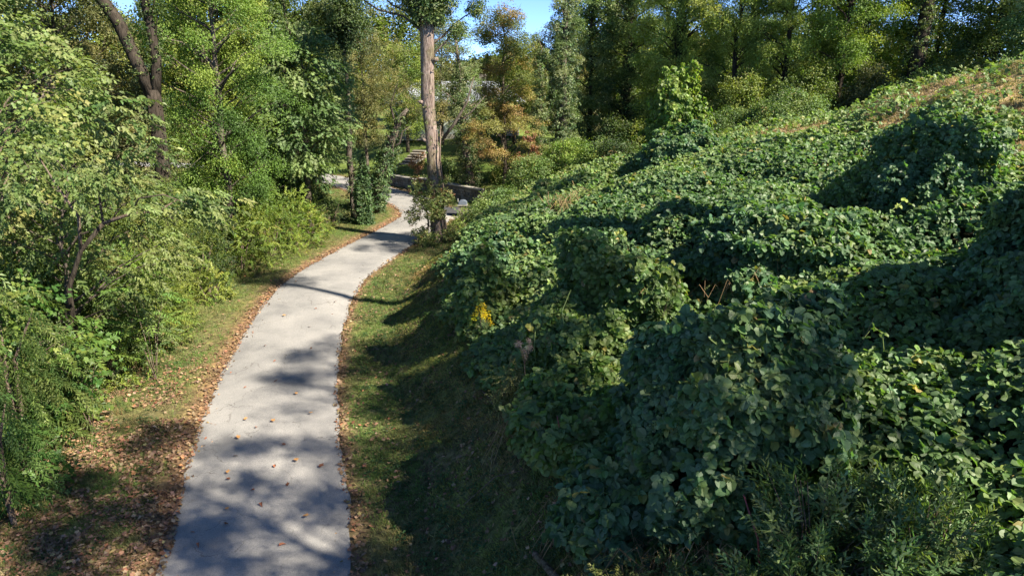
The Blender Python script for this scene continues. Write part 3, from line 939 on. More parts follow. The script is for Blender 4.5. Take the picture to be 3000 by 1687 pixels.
mound('hill_bush', (23.0, 39), (2.5, 2.2, 2.6), 'rounded green bush on the skyline under the dark trunk', 1500, 'cloud_spray', KLIT, (.8, 1.2), seed=11)
mound('hill_bush', (15.6, 39.5), (1.9, 1.6, 1.6), 'low round bush at the foot of the hilltop trees', 1100, 'cloud_spray', KLIT, (.7, 1.1), seed=12)
mound('hill_bush', (18.3, 34), (1.0, .9, 1.2), 'small bright bush standing in the dry hilltop grass', 1500, 'kudzu_leaf', BUSH, (.9, 1.3), seed=13)
mound('hill_bush', (12.6, 41.0), (1.8, 1.4, 1.5), 'leafy bush right of the upright vine draped sapling', 900, 'cloud_spray', KLIT, (.7, 1.1), seed=14)
mound('draped_sapling', (8.8, 38.0), (1.5, 1.3, 3.8), 'upright bright green sapling draped with hanging vines', 4600, 'kudzu_leaf', BUSH, (.8, 1.2), seed=15, cat='sapling', lump=.5, down=1.3)

# ------------------------------------------------------------------ trees
def branch_tube(mb, a, b, r0, r1, n=5, sag=0.0, k=4):
    a = Vector(a); b = Vector(b); pts = []; rad = []
    L = (b - a).length
    for i in range(k + 1):
        t = i / k
        p = a.lerp(b, t) + Vector((0, 0, sag * L * math.sin(math.pi * t)))
        if 0 < i < k: p += Vector((random.gauss(0, 1), random.gauss(0, 1), random.gauss(0, 1))) * L * .03
        pts.append(p); rad.append(r0 * (1 - t) + r1 * t)
    mb.tube(pts, rad, n, False)

def trunk_pts(base, top, n=9, wob=.12, bend=0):
    base = Vector(base); top = Vector(top); out = []
    for i in range(n):
        t = i / (n - 1)
        p = base.lerp(top, t)
        if i: p += Vector((random.gauss(0, wob), random.gauss(0, wob), 0)) * (.4 + t) * .6
        p.x += bend * math.sin(math.pi * t)
        out.append(p)
    return out

def tree(name, base, height, r0, label, key='cloud_spray', cols=None, cz=(.3, 1.0), cr=(2.5, 2.5), clumps=38, clr=.95, per=42, sc=(.8, 1.2), bark=None, lean=(0, 0), group=None, cat='tree', flatc=.65,
         ivy=0, ivycols=None, ivyr=.25, ivyz=(0, 1), patchy=.5, shape='dome', trunk_top=.9, wob=.12, seedz=None, parts=0, bend=0, limbs=True):
    bx, by = base[0], base[1]; bz = base[2] if len(base) > 2 else Hs(bx, by) - .1
    root = empty(name, (bx, by, bz)); tag(root, label, cat, group)
    bark = bark or M_BARK
    tp = trunk_pts((0, 0, 0), (lean[0], lean[1], height * trunk_top), 10, wob, bend)
    rad = [max(r0 * (1.25 if i == 0 else 1.05 - .85 * (i / 9) ** 1.2), .02) for i in range(10)]
    mb = MB(); mb.tube(tp, rad, 10, True, .08); mb.build('trunk', bark, root, True)
    def on_trunk(z):
        t = min(max(z / (height * trunk_top), 0), 1) * 9; i = min(int(t), 8)
        return tp[i].lerp(tp[i + 1], t - i)
    z0, z1 = cz[0] * height, cz[1] * height
    C = []; 
    for i in range(clumps):
        t = (i + .5) / clumps; z = z0 + (z1 - z0) * t
        if shape == 'dome': prof = math.sin(math.pi * min(.12 + .8 * t, 1)) ** .6
        elif shape == 'cone': prof = (1 - t) ** .7 + .12
        else: prof = 1.0 - .5 * abs(t - .5)
        a = i * 2.39996 + random.uniform(-.5, .5); rr = math.sqrt(random.uniform(.12, 1.0)) * prof
        o = on_trunk(z)
        C.append(np.array([o.x + math.cos(a) * rr * cr[0], o.y + math.sin(a) * rr * cr[1], z + random.uniform(-.4, .4)]))
    if limbs:
        lb = MB()
        for c in C:
            o = on_trunk(max(c[2] - np.hypot(c[0], c[1]) * .45 - .3, height * .12))
            L = math.hypot(c[0] - o.x, c[1] - o.y)
            branch_tube(lb, o, c, max(.016 + .018 * L, .02) * (r0 / .2) ** .5, .008, 4, .06)
            for k in range(2):
                q = c + rng.normal(0, clr * .5, 3)
                branch_tube(lb, Vector(c) * .6 + o * .4, q, .014, .005, 3, .03, 2)
        tag(lb.build('branches', bark, root, True), kind='stuff')
    P = []; T = []; Nn = []; Ck = []
    for i, c in enumerate(C):
        m = int(per * random.uniform(.6, 1.3))
        u = norm(rng.normal(0, 1, (m, 3))); rr = rng.random((m, 1)) ** .45
        cl = clr * random.uniform(.7, 1.25)
        q = u * rr * np.array([cl, cl, cl * flatc]); q[:, 2] -= .25 * (q[:, 0] ** 2 + q[:, 1] ** 2) / max(cl, .1)
        P.append(c + q)
        o = on_trunk(c[2]); out = np.array([c[0] - o.x, c[1] - o.y, 0]); 
        T.append(q * np.array([1, 1, .3]) / cl + out * .25 + np.array([0, 0, -.25]) + rng.normal(0, .25, (m, 3)))
        Nn.append(np.array([0, 0, .55]) + u * .5 + S * .45 + rng.normal(0, .35, (m, 3)))
        Ck.append(np.full(m, random.random()))
    P = np.concatenate(P); T = np.concatenate(T); Nn = norm(np.concatenate(Nn)); Ck = np.concatenate(Ck)
    ok = P[:, 2] > .25; P, T, Nn, Ck = P[ok], T[ok], Nn[ok], Ck[ok]
    col = palette(len(P), cols or GCOL, patch=.5 + (Ck - .5) * patchy * 1.9, jit=.08)
    f = scatter('crown', key, P, T, Nn, rng.uniform(*sc, len(P)), col, root); tag(f, kind='stuff')
    if ivy:
        add_ivy(root, tp, rad, ivy, ivyr, ivycols, ivyz)
    return root, on_trunk

IVY = [(.03, .06, .022), (.05, .09, .03), (.09, .13, .04), (.14, .17, .06)]
def add_ivy(root, tp, rad, n, r, cols, zr, sc=(.8, 1.3), name='ivy', key='ivy'):
    t = (zr[0] + (zr[1] - zr[0]) * rng.random(n)) * (len(tp) - 1.001); i = t.astype(int); f = (t - i)[:, None]
    A = np.array([list(v) for v in tp]); c = A[i] * (1 - f) + A[i + 1] * f
    a = rng.uniform(0, 6.283, n)
    lump = .4 + 1.4 * fbm(a * .9 + 3, c[:, 2] * .8, 2)
    rr = np.array(rad)[i] + r * rng.random(n) ** .7 * lump
    out = np.stack([np.cos(a), np.sin(a), np.zeros(n)], 1)
    p = c + out * rr[:, None]
    nr = norm(out * .8 + np.array([0, 0, .5]) + rng.normal(0, .3, (n, 3)))
    tn = out * .4 + np.array([0, 0, -.6]) + rng.normal(0, .4, (n, 3))
    col = palette(n, cols or IVY, jit=.2)
    tag(scatter(name, key, p, tn, nr, rng.uniform(*sc, n), col, root), kind='stuff')

GCOL = [(.085, .125, .024), (.13, .175, .03), (.185, .22, .038), (.235, .25, .055)]
GYEL = [(.07, .12, .022), (.12, .18, .025), (.18, .23, .035), (.25, .27, .05)]
GPALE = [(.08, .13, .04), (.12, .17, .055), (.17, .21, .08), (.24, .26, .12)]
GAUT = [(.11, .15, .035), (.16, .19, .045), (.22, .21, .055), (.29, .18, .06)]
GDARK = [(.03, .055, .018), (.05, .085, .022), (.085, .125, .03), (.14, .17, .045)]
GOLIVE = [(.07, .085, .03), (.11, .12, .04), (.16, .16, .05), (.22, .19, .06)]

# --- the big pale trunk in the middle
def main_tree():
    bx, by = -3.85, 34.3; bz = Hs(bx, by) - .15
    root = empty('tall_tree', (bx, by, bz)); tag(root, 'tall pale barked tree in the middle beside the path, vines at its foot', 'tree')
    zs = [0, .4, 1.2, 2.6, 4.2, 5.6, 6.6, 7.4, 8.6, 9.6, 10.6, 12.5, 15, 18]
    xs = [.05, .05, .02, -.03, -.08, -.12, -.2, -.22, -.2, -.16, -.13, -.1, .0, .2]
    rs = [.52, .43, .39, .38, .37, .36, .355, .39, .355, .37, .40, .33, .24, .12]
    tp = [Vector((x, 0, z)) for x, z in zip(xs, zs)]
    # denser, knobbly bark surface
    mb = MB(); n = 20; V = []; F = []
    zz = np.arange(0, 18, .16); X = np.interp(zz, zs, xs); Rr = np.interp(zz, zs, rs)
    for i, z in enumerate(zz):
        for k in range(n):
            th = 6.28318 * k / n
            fl = .86 + .05 * math.sin(th * 3 + z * .4) + .10 * (float(vnoise(th * 2.2, z * 1.1, 3)) - .5) + .05 * (float(vnoise(k * 1.0, z * 3, 4)) - .5) + (.18 * max(0, math.cos(th * 2.5 + 1)) * max(0, .8 - z))
            V.append((X[i] + math.cos(th) * Rr[i] * fl, math.sin(th) * Rr[i] * fl, z))
    for i in range(len(zz) - 1):
        for k in range(n):
            F.append((i * n + k, i * n + (k + 1) % n, (i + 1) * n + (k + 1) % n, (i + 1) * n + k))
    mb.add(V, F); mb.build('trunk', M_BARK_PALE, root, True)
    for (z, dx, dz, r) in ((9.0, .42, .05, .12), (7.1, -.36, .0, .1), (5.2, -.33, .1, .09)):
        k = MB(); k.tube([(X[int(z / .16)] + dx * .4, -.1, z), (X[int(z / .16)] + dx, -.2, z + dz), (X[int(z / .16)] + dx * 1.25, -.24, z + dz + .03)], [r * 1.3, r, r * .6], 8, True, .15)
        k.build('bark_knot', M_BARK_PALE, root, True)
    # second stem of vine wood along the right side
    v = MB(); v.tube([(.75, -.25, 0), (.5, -.32, .9), (.38, -.35, 1.9), (.42, -.3, 3.0), (.3, -.34, 4.4), (.38, -.28, 6.0)], [.07, .06, .06, .05, .04, .02], 6, True, .2)
    v.build('vine_stem', M_TWIG, root, True)
    v = MB(); v.tube([(-.55, -.5, 0), (-.35, -.5, 1.2), (-.48, -.35, 2.1), (-.9, -.4, 2.6)], [.05, .045, .04, .02], 6, True, .2)
    v.build('vine_stem', M_TWIG, root, True)
    v = MB(); v.tube([(-.3, -.45, 1.6), (-1.0, -.6, 2.7), (-1.5, -.7, 3.0)], [.03, .02, .008], 5); v.build('vine_stem', M_TWIG, root, True)
    v = MB(); v.tube([(.2, -.45, 1.9), (-.5, -.6, 2.1), (-1.3, -.8, 1.5), (-1.7, -.8, 1.35)], [.03, .025, .015, .008], 5); v.build('vine_stem', M_TWIG, root, True)
    rad = rs
    # upper ivy mass with leafy boughs
    P = []; 
    boughs = [(-.2, 0, 11.6, 1.0), (.5, 0, 11.2, .7), (-.7, .1, 11.5, .65), (.9, 0, 12.0, .8), (-1.1, 0, 12.2, .8), (0, 0, 12.8, 1.4), (1.0, .4, 13.4, 1.2), (-1.4, -.3, 13.6, 1.2), (0, 0, 14.8, 1.6), (.8, 0, 16.2, 1.4), (-.9, .2, 16.5, 1.3), (0, 0, 17.8, 1.3),
              (-2.6, 0, 12.6, .8), (-3.6, .3, 12.4, .7), (-4.6, .2, 12.2, .6), (2.0, .2, 12.6, .8), (2.9, 0, 13.3, .8), (2.2, .5, 11.3, .5), (1.3, .2, 10.4, .45)]
    lb = MB()
    for (x, y, z, r) in boughs:
        m = int(190 * r ** 1.6) + 25
        u = norm(rng.normal(0, 1, (m, 3))); P.append(np.array([x, y, z]) + u * rng.random((m, 1)) ** .5 * r)
        branch_tube(lb, (np.interp(z - 1.2, zs, xs), 0, z - 1.2 - abs(x) * .2), (x, y, z), .07, .015, 5, .05)
    tag(lb.build('branches', M_BARK, root, True), kind='stuff')
    P = np.concatenate(P); n = len(P)
    T = rng.normal(0, .6, (n, 3)) + np.array([0, 0, -.4]); Nn = norm(np.array([0, -.15, .8]) + rng.normal(0, .4, (n, 3)))
    tag(scatter('crown', 'cloud_spray', P, T, Nn, rng.uniform(.55, .95, n), palette(n, [(.06, .10, .03), (.10, .15, .04), (.15, .20, .06), (.21, .24, .10)], jit=.16), root), kind='stuff')
    add_ivy(root, tp, rad, 1500, .38, IVY, (10 / 13, 1), (.9, 1.5))
    add_ivy(root, tp, rad, 130, .12, [(.12, .14, .05), (.2, .2, .09), (.09, .11, .04)], (.08, .62), (.45, .8), 'climbing_leaves')
    # shaggy vines round the foot
    P = []
    for (x, y, z, r, m) in ((-.75, -.5, .55, .55, 120), (.0, -.7, 1.9, .6, 200), (-.6, -.6, 2.4, .6, 160), (-1.1, -.6, 1.6, .5, 90), (.5, -.5, 2.5, .55, 130), (-.2, -.6, 3.1, .4, 60), (.7, -.3, .5, .5, 110), (-.3, -.7, .4, .6, 150), (-.9, -.5, 3.0, .45, 60), (.55, -.3, 3.4, .35, 40)):
        u = norm(rng.normal(0, 1, (m, 3))); P.append(np.array([x, y, z]) + u * rng.random((m, 1)) ** .5 * r)
    P = np.concatenate(P); n = len(P)
    tag(scatter('foot_vines', 'ivy', P, rng.normal(0, .5, (n, 3)) + [0, -.1, -.5], norm(rng.normal(0, .4, (n, 3)) + [.1, -.4, .6]), rng.uniform(.5, .95, n),
                palette(n, [(.16, .19, .055), (.22, .25, .08), (.10, .15, .04), (.30, .28, .11), (.22, .11, .06)], [.28, .25, .25, .14, .08]), root), kind='stuff')
main_tree()

# --- left side, near
tree('small_tree', (-12.6, 17.8), 6.4, .09, 'near small tree with a forking bare stem and pale curling leaves', 'broad_spray', [(.07, .115, .03), (.11, .155, .04), (.155, .19, .055), (.2, .21, .075)], (.3, 1.0), (2.9, 2.2), 32, .72, 34, (.6, 1.05),
     M_BARK, (1.0, 0), wob=.1)
def near_fork():
    root = empty('leaning_limb_tree', (-10.3, 15.0, Hs(-10.3, 15.0) - .1)); tag(root, 'crooked dark stemmed shrub arching right toward the path at left', 'tree')
    z = root.location.z
    def L(p): return (p[0] + 10.3, p[1] - 15.0, p[2] - z)
    for nm, pts, r in (('trunk', [(-10.35, 15, z), (-10.2, 15, 3.4), (-9.75, 15, 4.3), (-9.2, 15.1, 4.9)], [.07, .06, .05, .045]),
                       ('branch', [(-9.2, 15.1, 4.9), (-8.6, 15.2, 5.1), (-8.0, 15.3, 5.15), (-7.5, 15.4, 5.45)], [.045, .035, .025, .01]),
                       ('branch', [(-9.75, 15, 4.3), (-9.6, 14.9, 5.1), (-10.0, 14.9, 5.9), (-10.3, 14.9, 6.6)], [.045, .035, .02, .01]),
                       ('branch', [(-9.2, 15.1, 4.9), (-9.3, 15.3, 5.7), (-8.7, 15.3, 6.4)], [.03, .02, .008]),
                       ('branch', [(-8.6, 15.2, 5.1), (-8.2, 14.9, 5.5), (-7.6, 14.8, 5.6), (-7.0, 14.7, 5.4)], [.02, .018, .014, .006])):
        mb = MB(); mb.tube([L(p) for p in pts], r, 7); mb.build(nm, M_BARK_DARK if nm == 'trunk' else M_TWIG, root, True)
    C = [(-6.9, 14.9, 5.55), (-7.3, 15.2, 5.6), (-7.9, 15.0, 5.3), (-6.4, 14.8, 5.35), (-8.6, 15.3, 6.4), (-7.8, 15.2, 6.6), (-8.1, 15.0, 7.1), (-9.2, 15.1, 7.0), (-10.3, 15, 6.5), (-9.7, 15, 6.1), (-7.0, 15.1, 5.1), (-10.8, 15, 5.6), (-8.9, 15, 6.0), (-8.4, 15.2, 7.5), (-9.3, 15.0, 5.6)]
    P = []
    for c in C:
        m = 17; u = norm(rng.normal(0, 1, (m, 3))); P.append(np.array(L(c)) + u * rng.random((m, 1)) ** .5 * [.55, .5, .32])
    P = np.concatenate(P); n = len(P)
    T = norm(rng.normal(0, .5, (n, 3)) * [1, 1, .3] + [.5, -.1, -.25]); Nn = norm(rng.normal(0, .3, (n, 3)) + [0, -.2, 1])
    col = palette(n, [(.11, .16, .045), (.15, .19, .06), (.2, .23, .08), (.08, .13, .035)])
    org = np.array([root.location.x, root.location.y, root.location.z])
    leafsel = np.arange(n) < n
    tag(scatter('crown', 'broad_spray', P, T, Nn, rng.uniform(.75, 1.1, n), col, root), kind='stuff')
near_fork()

tree('maple_sapling', (-11.2, 13.6), 4.2, .06, 'bright green maple sapling at the lower left edge', 'maple_spray', [(.04, .10, .02), (.06, .13, .025), (.10, .17, .03), (.16, .2, .04)], (.1, 1.0), (1.7, 1.4), 20, .6, 24, (.8, 1.15), M_TWIG, (.3, 0))
tree('maple_sapling', (-10.2, 11.6), 1.9, .04, 'low maple sapling in the lower left corner over the litter', 'maple_spray', [(.04, .10, .02), (.06, .13, .025), (.10, .17, .03)], (.1, 1.0), (1.2, 1.0), 12, .5, 22, (.6, .95), M_TWIG)
def fronds(name, base, n, label, key='frond', sc=(.9, 1.3), cols=None, h=1.6, r=.9, cat='shrub'):
    bx, by = base; bz = Hs(bx, by)
    root = empty(name, (bx, by, bz)); tag(root, label, cat)
    P = []; T = []; Nn = []
    for i in range(n):
        a = rng.uniform(0, 6.28); q = np.array([math.cos(a) * r * rng.uniform(.1, .6), math.sin(a) * r * rng.uniform(.1, .6), h * rng.uniform(.45, 1.0)])
        P.append(q); T.append([math.cos(a), math.sin(a), rng.uniform(-.1, .5)]); Nn.append([rng.normal(0, .2), rng.normal(0, .2), 1])
    col = palette(n, cols or [(.07, .14, .025), (.10, .18, .03), (.15, .22, .04)])
    P = np.array(P); T = np.array(T); Nn = norm(np.array(Nn, float)); s = rng.uniform(*sc, n)
    if key == 'frond':
        leaf_parts(root, key, P, T, Nn, s, col, np.zeros(3), 'frond')
    else: tag(scatter('foliage', key, P, T, Nn, s, col, root), kind='stuff')
    for k in range(5):
        a = k * 1.3; mb = MB(); mb.tube([(0, 0, -.05), (math.cos(a) * r * .2, math.sin(a) * r * .2, h * .5), (math.cos(a) * r * .45, math.sin(a) * r * .45, h * .92)], [.012, .009, .005], 5)
        mb.build('stem', M_TWIG, root)
    return root
fronds('sumac', (-9.9, 17.4), 26, 'sumac with long fern like leaves at the edge of the left brush', h=2.7, r=1.2)
fronds('sumac', (-9.9, 14.4), 16, 'small sumac with fern like leaves over the left grass verge', h=2.4, r=1.0)
def willow(base, h, r, label, n=420, cols=None):
    root = empty('willow_sapling', (base[0], base[1], Hs(*base))); tag(root, label, 'sapling')
    P = []; T = []
    for i in range(n):
        a = rng.uniform(0, 6.28); rr = r * rng.random() ** .5; z = h * (1 - .45 * (rr / r) ** 2) * rng.uniform(.35, 1.0)
        P.append((math.cos(a) * rr, math.sin(a) * rr, z)); T.append((math.cos(a) * .6, math.sin(a) * .6, -.7 + rng.normal(0, .3)))
    P = np.array(P); T = np.array(T)
    tag(scatter('crown', 'lance_long', P, T, norm(rng.normal(0, .4, (n, 3)) + [0, 0, 1]), rng.uniform(.7, 1.1, n), palette(n, cols or [(.07, .12, .03), (.11, .16, .04), (.16, .2, .055)]), root), kind='stuff')
    for k in range(6):
        a = k * 1.05; mb = MB(); q = (math.cos(a) * r * .6, math.sin(a) * r * .6, h * .75)
        mb.tube([(0, 0, -.1), (q[0] * .3, q[1] * .3, h * .55), q], [.04, .03, .008], 5); mb.build('branch' if k else 'trunk', M_TWIG, root)
willow((-10.4, 12.9), 4.6, 1.25, 'drooping narrow leaved sapling at the left edge', 420)
willow((-9.3, 10.9), 3.2, .5, 'wispy needle leaved young tree in the bottom left corner', 150, [(.07, .14, .035), (.11, .18, .045)])

# --- left shrubs along the verge, each one a thing
SH = [(-11.9, 19.0, 1.5, 1.8, 'broad_spray', GPALE, 'pale leafy shrub behind the fern leaved sumac'),
      (-12.1, 21.2, 1.5, 1.6, 'ovate_small', GCOL, 'dense small leaved shrub left of the verge, fourth bay back'),
      (-13.9, 20.0, 1.8, 3.0, 'ovate_small', GYEL, 'tall yellow green shrub behind the pale leafy shrub'),
      (-13.0, 23.6, 1.5, 2.3, 'ovate_small', GCOL, 'mid green shrub left of the dark hollow'),
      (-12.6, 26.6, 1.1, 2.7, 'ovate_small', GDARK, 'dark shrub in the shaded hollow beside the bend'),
      (-12.0, 28.9, 1.5, 2.5, 'broad_spray', GCOL, 'leafy shrub just past the dark hollow'),
      (-11.4, 31.2, 1.5, 2.8, 'ovate_small', GYEL, 'bright yellow green shrub above the verge at the bend'),
      (-10.9, 33.4, 1.3, 2.4, 'broad_spray', GYEL, 'sunlit yellow shrub nearest the path bend'),
      (-10.9, 36.2, 1.2, 1.7, 'ovate_small', GCOL, 'green shrub before the ivy clad snag'),
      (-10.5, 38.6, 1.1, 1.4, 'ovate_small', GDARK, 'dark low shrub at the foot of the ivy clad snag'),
      (-12.6, 22.3, 1.0, 2.2, 'broad_spray', GYEL, 'sunlit broad leaved shrub in the middle of the left brush'),
      (-12.9, 25.0, 1.1, 2.6, 'ovate_small', GCOL, 'leafy shrub just before the dark hollow'),
      (-14.5, 16.6, 1.8, 3.2, 'maple_spray', GCOL, 'tall maple leaved shrub at the far left edge'),
      (-16.5, 20.5, 2.2, 4.0, 'maple_spray', GPALE, 'large pale shrub behind the left edge brush'),
      (-14.6, 27, 2.0, 3.4, 'cloud_fine', GCOL, 'feathery shrub under the slender locust'),
      (-13.6, 32, 1.9, 3.4, 'cloud_spray', GYEL, 'broad shrub under the star leaved tree'),
      (-16.9, 24.2, 2.2, 3.6, 'cloud_spray', GOLIVE, 'olive brown shrub between the locust and the left edge'),
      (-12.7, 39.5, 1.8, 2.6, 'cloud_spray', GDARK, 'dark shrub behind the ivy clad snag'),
      (-12.0, 16.4, 1.2, 1.9, 'ovate_small', GPALE, 'small leaved pale shrub below the near small tree'),
      (-11.2, 17.2, 1.1, 1.5, 'ovate_small', GYEL, 'small leaved yellow green shrub at the foot of the fern leaved sumac'),
      (-11.1, 15.0, .9, 1.2, 'broad_spray', GCOL, 'low broad leaved shrub beneath the crooked dark stemmed shrub'),
      (-11.6, 12.3, 1.0, 1.5, 'ovate_small', GCOL, 'low shrub at the lower left edge behind the corner sapling'),
      (-12.4, 14.4, 1.3, 2.4, 'ovate_small', GYEL, 'yellowish shrub at the left edge above the maple sapling'),
      (-10.9, 20.0, .6, .8, 'ovate_small', GCOL, 'knee high shrub at the grass edge by the sumac'),
      (-11.4, 24.6, .7, 1.0, 'broad_spray', GCOL, 'low green shrub before the dark hollow')]
for i, (x, y, r, h, key, cols, lab) in enumerate(SH):
    big = key.startswith('cloud')
    mound('shrub', (x, y), (r, r * .9, h), lab, int((520 if not big else 420) * r * h / 2.5 * (1.3 if y < 24 else 1)), key, cols, (.65, 1.0), seed=20 + i, cat='shrub', lump=.34, stems=9, down=.1)

# --- left trees
tree('locust_tree', (-12.7, 30.3), 14, .19, 'slender tree with feathery green leaves, its trunk showing at left', 'cloud_fine', [(.055, .11, .018), (.09, .165, .022), (.135, .215, .03), (.2, .26, .04)], (.22, 1.0), (2.9, 2.6), 62, .9, 40, (.8, 1.25), M_BARK, (.2, 0), patchy=.6)
tree('sweetgum_tree', (-11.0, 36.6), 10.4, .18, 'dense star leaved tree left of the path bend', 'oak_spray', [(.055, .10, .03), (.085, .14, .042), (.13, .19, .06), (.18, .23, .085)], (.32, 1.0), (2.4, 2.3), 60, .85, 34, (.8, 1.2), M_BARK, (.2, 0), patchy=.5)
def forked():
    bz = Hs(-14.4, 28)
    root = empty('forked_tree', (-14.4, 28, bz)); tag(root, 'dark ivy clad tree forking into two bare stems at upper left', 'tree')
    for nm, pts, r in (('trunk', [(0, 0, -.2), (.1, 0, 3), (.2, 0, 5.5), (.25, 0, 7.6 - bz)], [.4, .32, .29, .28]),
                       ('stem', [(.22, 0, 7.3 - bz), (-.25, .0, 8.7 - bz), (-.7, 0, 10.1 - bz), (-1.5, 0, 11.4 - bz), (-2.4, 0, 13.5 - bz), (-3, .2, 16 - bz)], [.27, .25, .24, .22, .17, .06]),
                       ('stem', [(.28, 0, 7.3 - bz), (.5, .1, 8.7 - bz), (.45, .1, 10.2 - bz), (.3, .1, 11.5 - bz), (.6, .1, 14 - bz), (.4, 0, 16 - bz)], [.23, .19, .18, .16, .12, .05])):
        mb = MB(); mb.tube([Vector(p) for p in pts], r, 9, True, .1); mb.build(nm, M_BARK_DARK, root, True)
        add_ivy(root, [Vector(p) for p in pts], r, 230, .12, GDARK, (.1, .95), (.5, .9))
    P = []; lb = MB()
    for (x, z, r) in ((-2.6, 14, 1.5), (-3.3, 16, 1.6), (.6, 14.6, 1.4), (.5, 16.5, 1.5), (-1.2, 15.6, 1.3), (1.1, 11.6, .5), (.95, 10.6, .35), (-2.5, 12.2, .7), (-1.1, 12.8, .6), (1.5, 12.6, .6)):
        m = int(60 * r * r) + 8; u = norm(rng.normal(0, 1, (m, 3))); P.append(np.array([x, 0, z - bz]) + u * rng.random((m, 1)) ** .5 * r)
        branch_tube(lb, (x * .6, 0, z - bz - 1.2), (x, 0, z - bz), .03, .008, 4)
    P = np.concatenate(P); n = len(P)
    tag(lb.build('branches', M_BARK_DARK, root), kind='stuff')
    tag(scatter('crown', 'cloud_spray', P, rng.normal(0, .6, (n, 3)), norm(rng.normal(0, .4, (n, 3)) + [0, 0, 1]), rng.uniform(.6, .9, n), palette(n, GDARK), root), kind='stuff')
forked()
tree('maple_tree', (-17.6, 23.5), 14, .25, 'big leafy maple filling the upper left corner', 'maple_spray', [(.08, .13, .03), (.12, .18, .045), (.17, .22, .065), (.23, .26, .1)], (.18, 1.0), (3.6, 3.2), 78, .95, 34, (.95, 1.4), M_BARK, (0, 0), patchy=.5)
tree('maple_tree', (-13.8, 18.2), 8.2, .12, 'slim maple in front of the large one at left', 'maple_spray', [(.07, .12, .03), (.11, .17, .045), (.16, .22, .06), (.25, .25, .08)], (.25, 1.0), (2.2, 2.0), 34, .75, 28, (.8, 1.2), M_TWIG, (.3, 0))
BT = [(-20, 32, 13, 3.6, GOLIVE, 'hazy olive tree behind the forked stems'), (-16.2, 38, 15, 3.8, GYEL, 'yellow green tree behind the feathery one'), (-24.5, 27, 14, 4, GPALE, 'pale tree at the far left skyline'),
      (-12.9, 41.5, 14.5, 2.5, GDARK, 'darker tree rising above the star leaved tree'), (-18, 47, 17, 4.5, GCOL, 'tall tree behind the left row'), (-27, 42, 18, 5, GCOL, 'distant tall tree at far left'),
      (-9.4, 40.3, 12.5, 1.2, GDARK, 'tree arching over the left half of the path with dark leaves')]
for i, (x, y, h, r, c, lab) in enumerate(BT):
    far = y > 37
    tree('woodland_tree', (x, y), h, .22, lab, 'cloud_spray' if y < 45 else 'cloud_far', c, (.12 if i != 6 else .84, 1.0), (r, r * .85), int(19 * r), 1.1, 42 if y < 45 else 30, (.9, 1.3), M_BARK, (0, 0), ivy=300 if i in (3, 6) else 0)

# --- middle distance
def leaning():
    bz = Hs(-8.7, 42.3)
    root = empty('leaning_tree', (-8.7, 42.3, bz)); tag(root, 'leaning vine choked tree over the left side of the bend', 'tree')
    tp = [Vector(p) for p in ((0, 0, -.1), (.35, 0, 1.4), (.8, 0, 2.8), (1.25, 0, 4.0), (1.6, .1, 4.9), (1.9, .1, 5.7), (2.4, .2, 6.3))]
    r = [.34, .3, .28, .27, .25, .2, .1]
    mb = MB(); mb.tube(tp, r, 9, True, .2); mb.build('trunk', M_BARK, root, True)
    for pts, rr in (([(1.2, -.1, 3.9), (1.9, -.2, 4.3), (2.1, -.2, 5.0), (2.6, -.2, 5.3)], [.07, .06, .05, .02]), ([(.9, -.2, 3.1), (1.5, -.3, 3.6), (1.5, -.3, 4.3), (1.1, -.25, 4.9)], [.05, .05, .04, .03]), ([(1.7, 0, 5.2), (1.4, 0, 6.5), (1.9, 0, 7.8)], [.08, .06, .02])):
        mb = MB(); mb.tube([Vector(p) for p in pts], rr, 6, True, .1); mb.build('branch', M_BARK, root, True)
    add_ivy(root, tp, r, 600, .38, [(.05, .10, .035), (.08, .13, .045), (.12, .17, .06)], (0, .5), (.8, 1.4))
    add_ivy(root, tp, r, 120, .2, IVY, (.5, 1), (.7, 1.2))
    P = []
    for (x, y, z, rr, m) in ((-.2, 0, .4, .45, 60), (1.5, 0, 7.5, 1.2, 90), (2.6, 0, 7, 1.1, 70), (.4, .2, 7.2, 1.2, 80), (3.0, 0, 6.2, .6, 25), (1.6, 0, 9.2, 1.4, 90), (.2, 0, 8.8, 1.1, 60)):
        u = norm(rng.normal(0, 1, (m, 3))); P.append(np.array([x, y, z]) + u * rng.random((m, 1)) ** .5 * rr)
    P = np.concatenate(P); n = len(P)
    tag(scatter('crown', 'cloud_spray', P, rng.normal(0, .6, (n, 3)), norm(rng.normal(0, .4, (n, 3)) + [0, 0, 1]), rng.uniform(.5, .8, n), palette(n, GOLIVE), root), kind='stuff')
leaning()
mound('ivy_snag', (-8.5, 38.8), (.42, .42, 3.3), 'ivy clad broken snag standing at the left edge of the path bend', 1400, 'ivy', [(.045, .09, .03), (.07, .12, .04), (.11, .16, .055)], (.9, 1.5), seed=50, cat='snag', lump=.35, down=.6)
tree('ivy_tree', (-2.9, 47.5), 11, .3, 'ivy wrapped tree just right of the tall pale trunk', 'cloud_spray', GPALE, (.3, 1.0), (1.7, 1.5), 26, .75, 24, (.6, .9), M_BARK_PALE, (-.8, 0), ivy=1100, ivyr=.45, ivycols=[(.05, .09, .03), (.1, .13, .05), (.17, .18, .08)], ivyz=(0, .85))
def limb(root_lab):
    root = empty('fallen_limb', (-4.6, 45.5, 4.2)); tag(root, root_lab, 'branch')
    mb = MB(); mb.tube([(0, 0, 0), (.9, 0, 1.1), (1.7, 0, 2.4), (2.2, 0, 4.0)], [.12, .1, .07, .03], 7, True, .1); mb.build('limb', M_BARK, root, True)
    mb = MB(); mb.tube([(.9, 0, 1.1), (1.9, 0, 1.7), (2.9, 0, 2.8)], [.06, .05, .02], 6); mb.build('branch', M_BARK, root, True)
limb('slanting bare limb lodged beside the ivy wrapped tree')
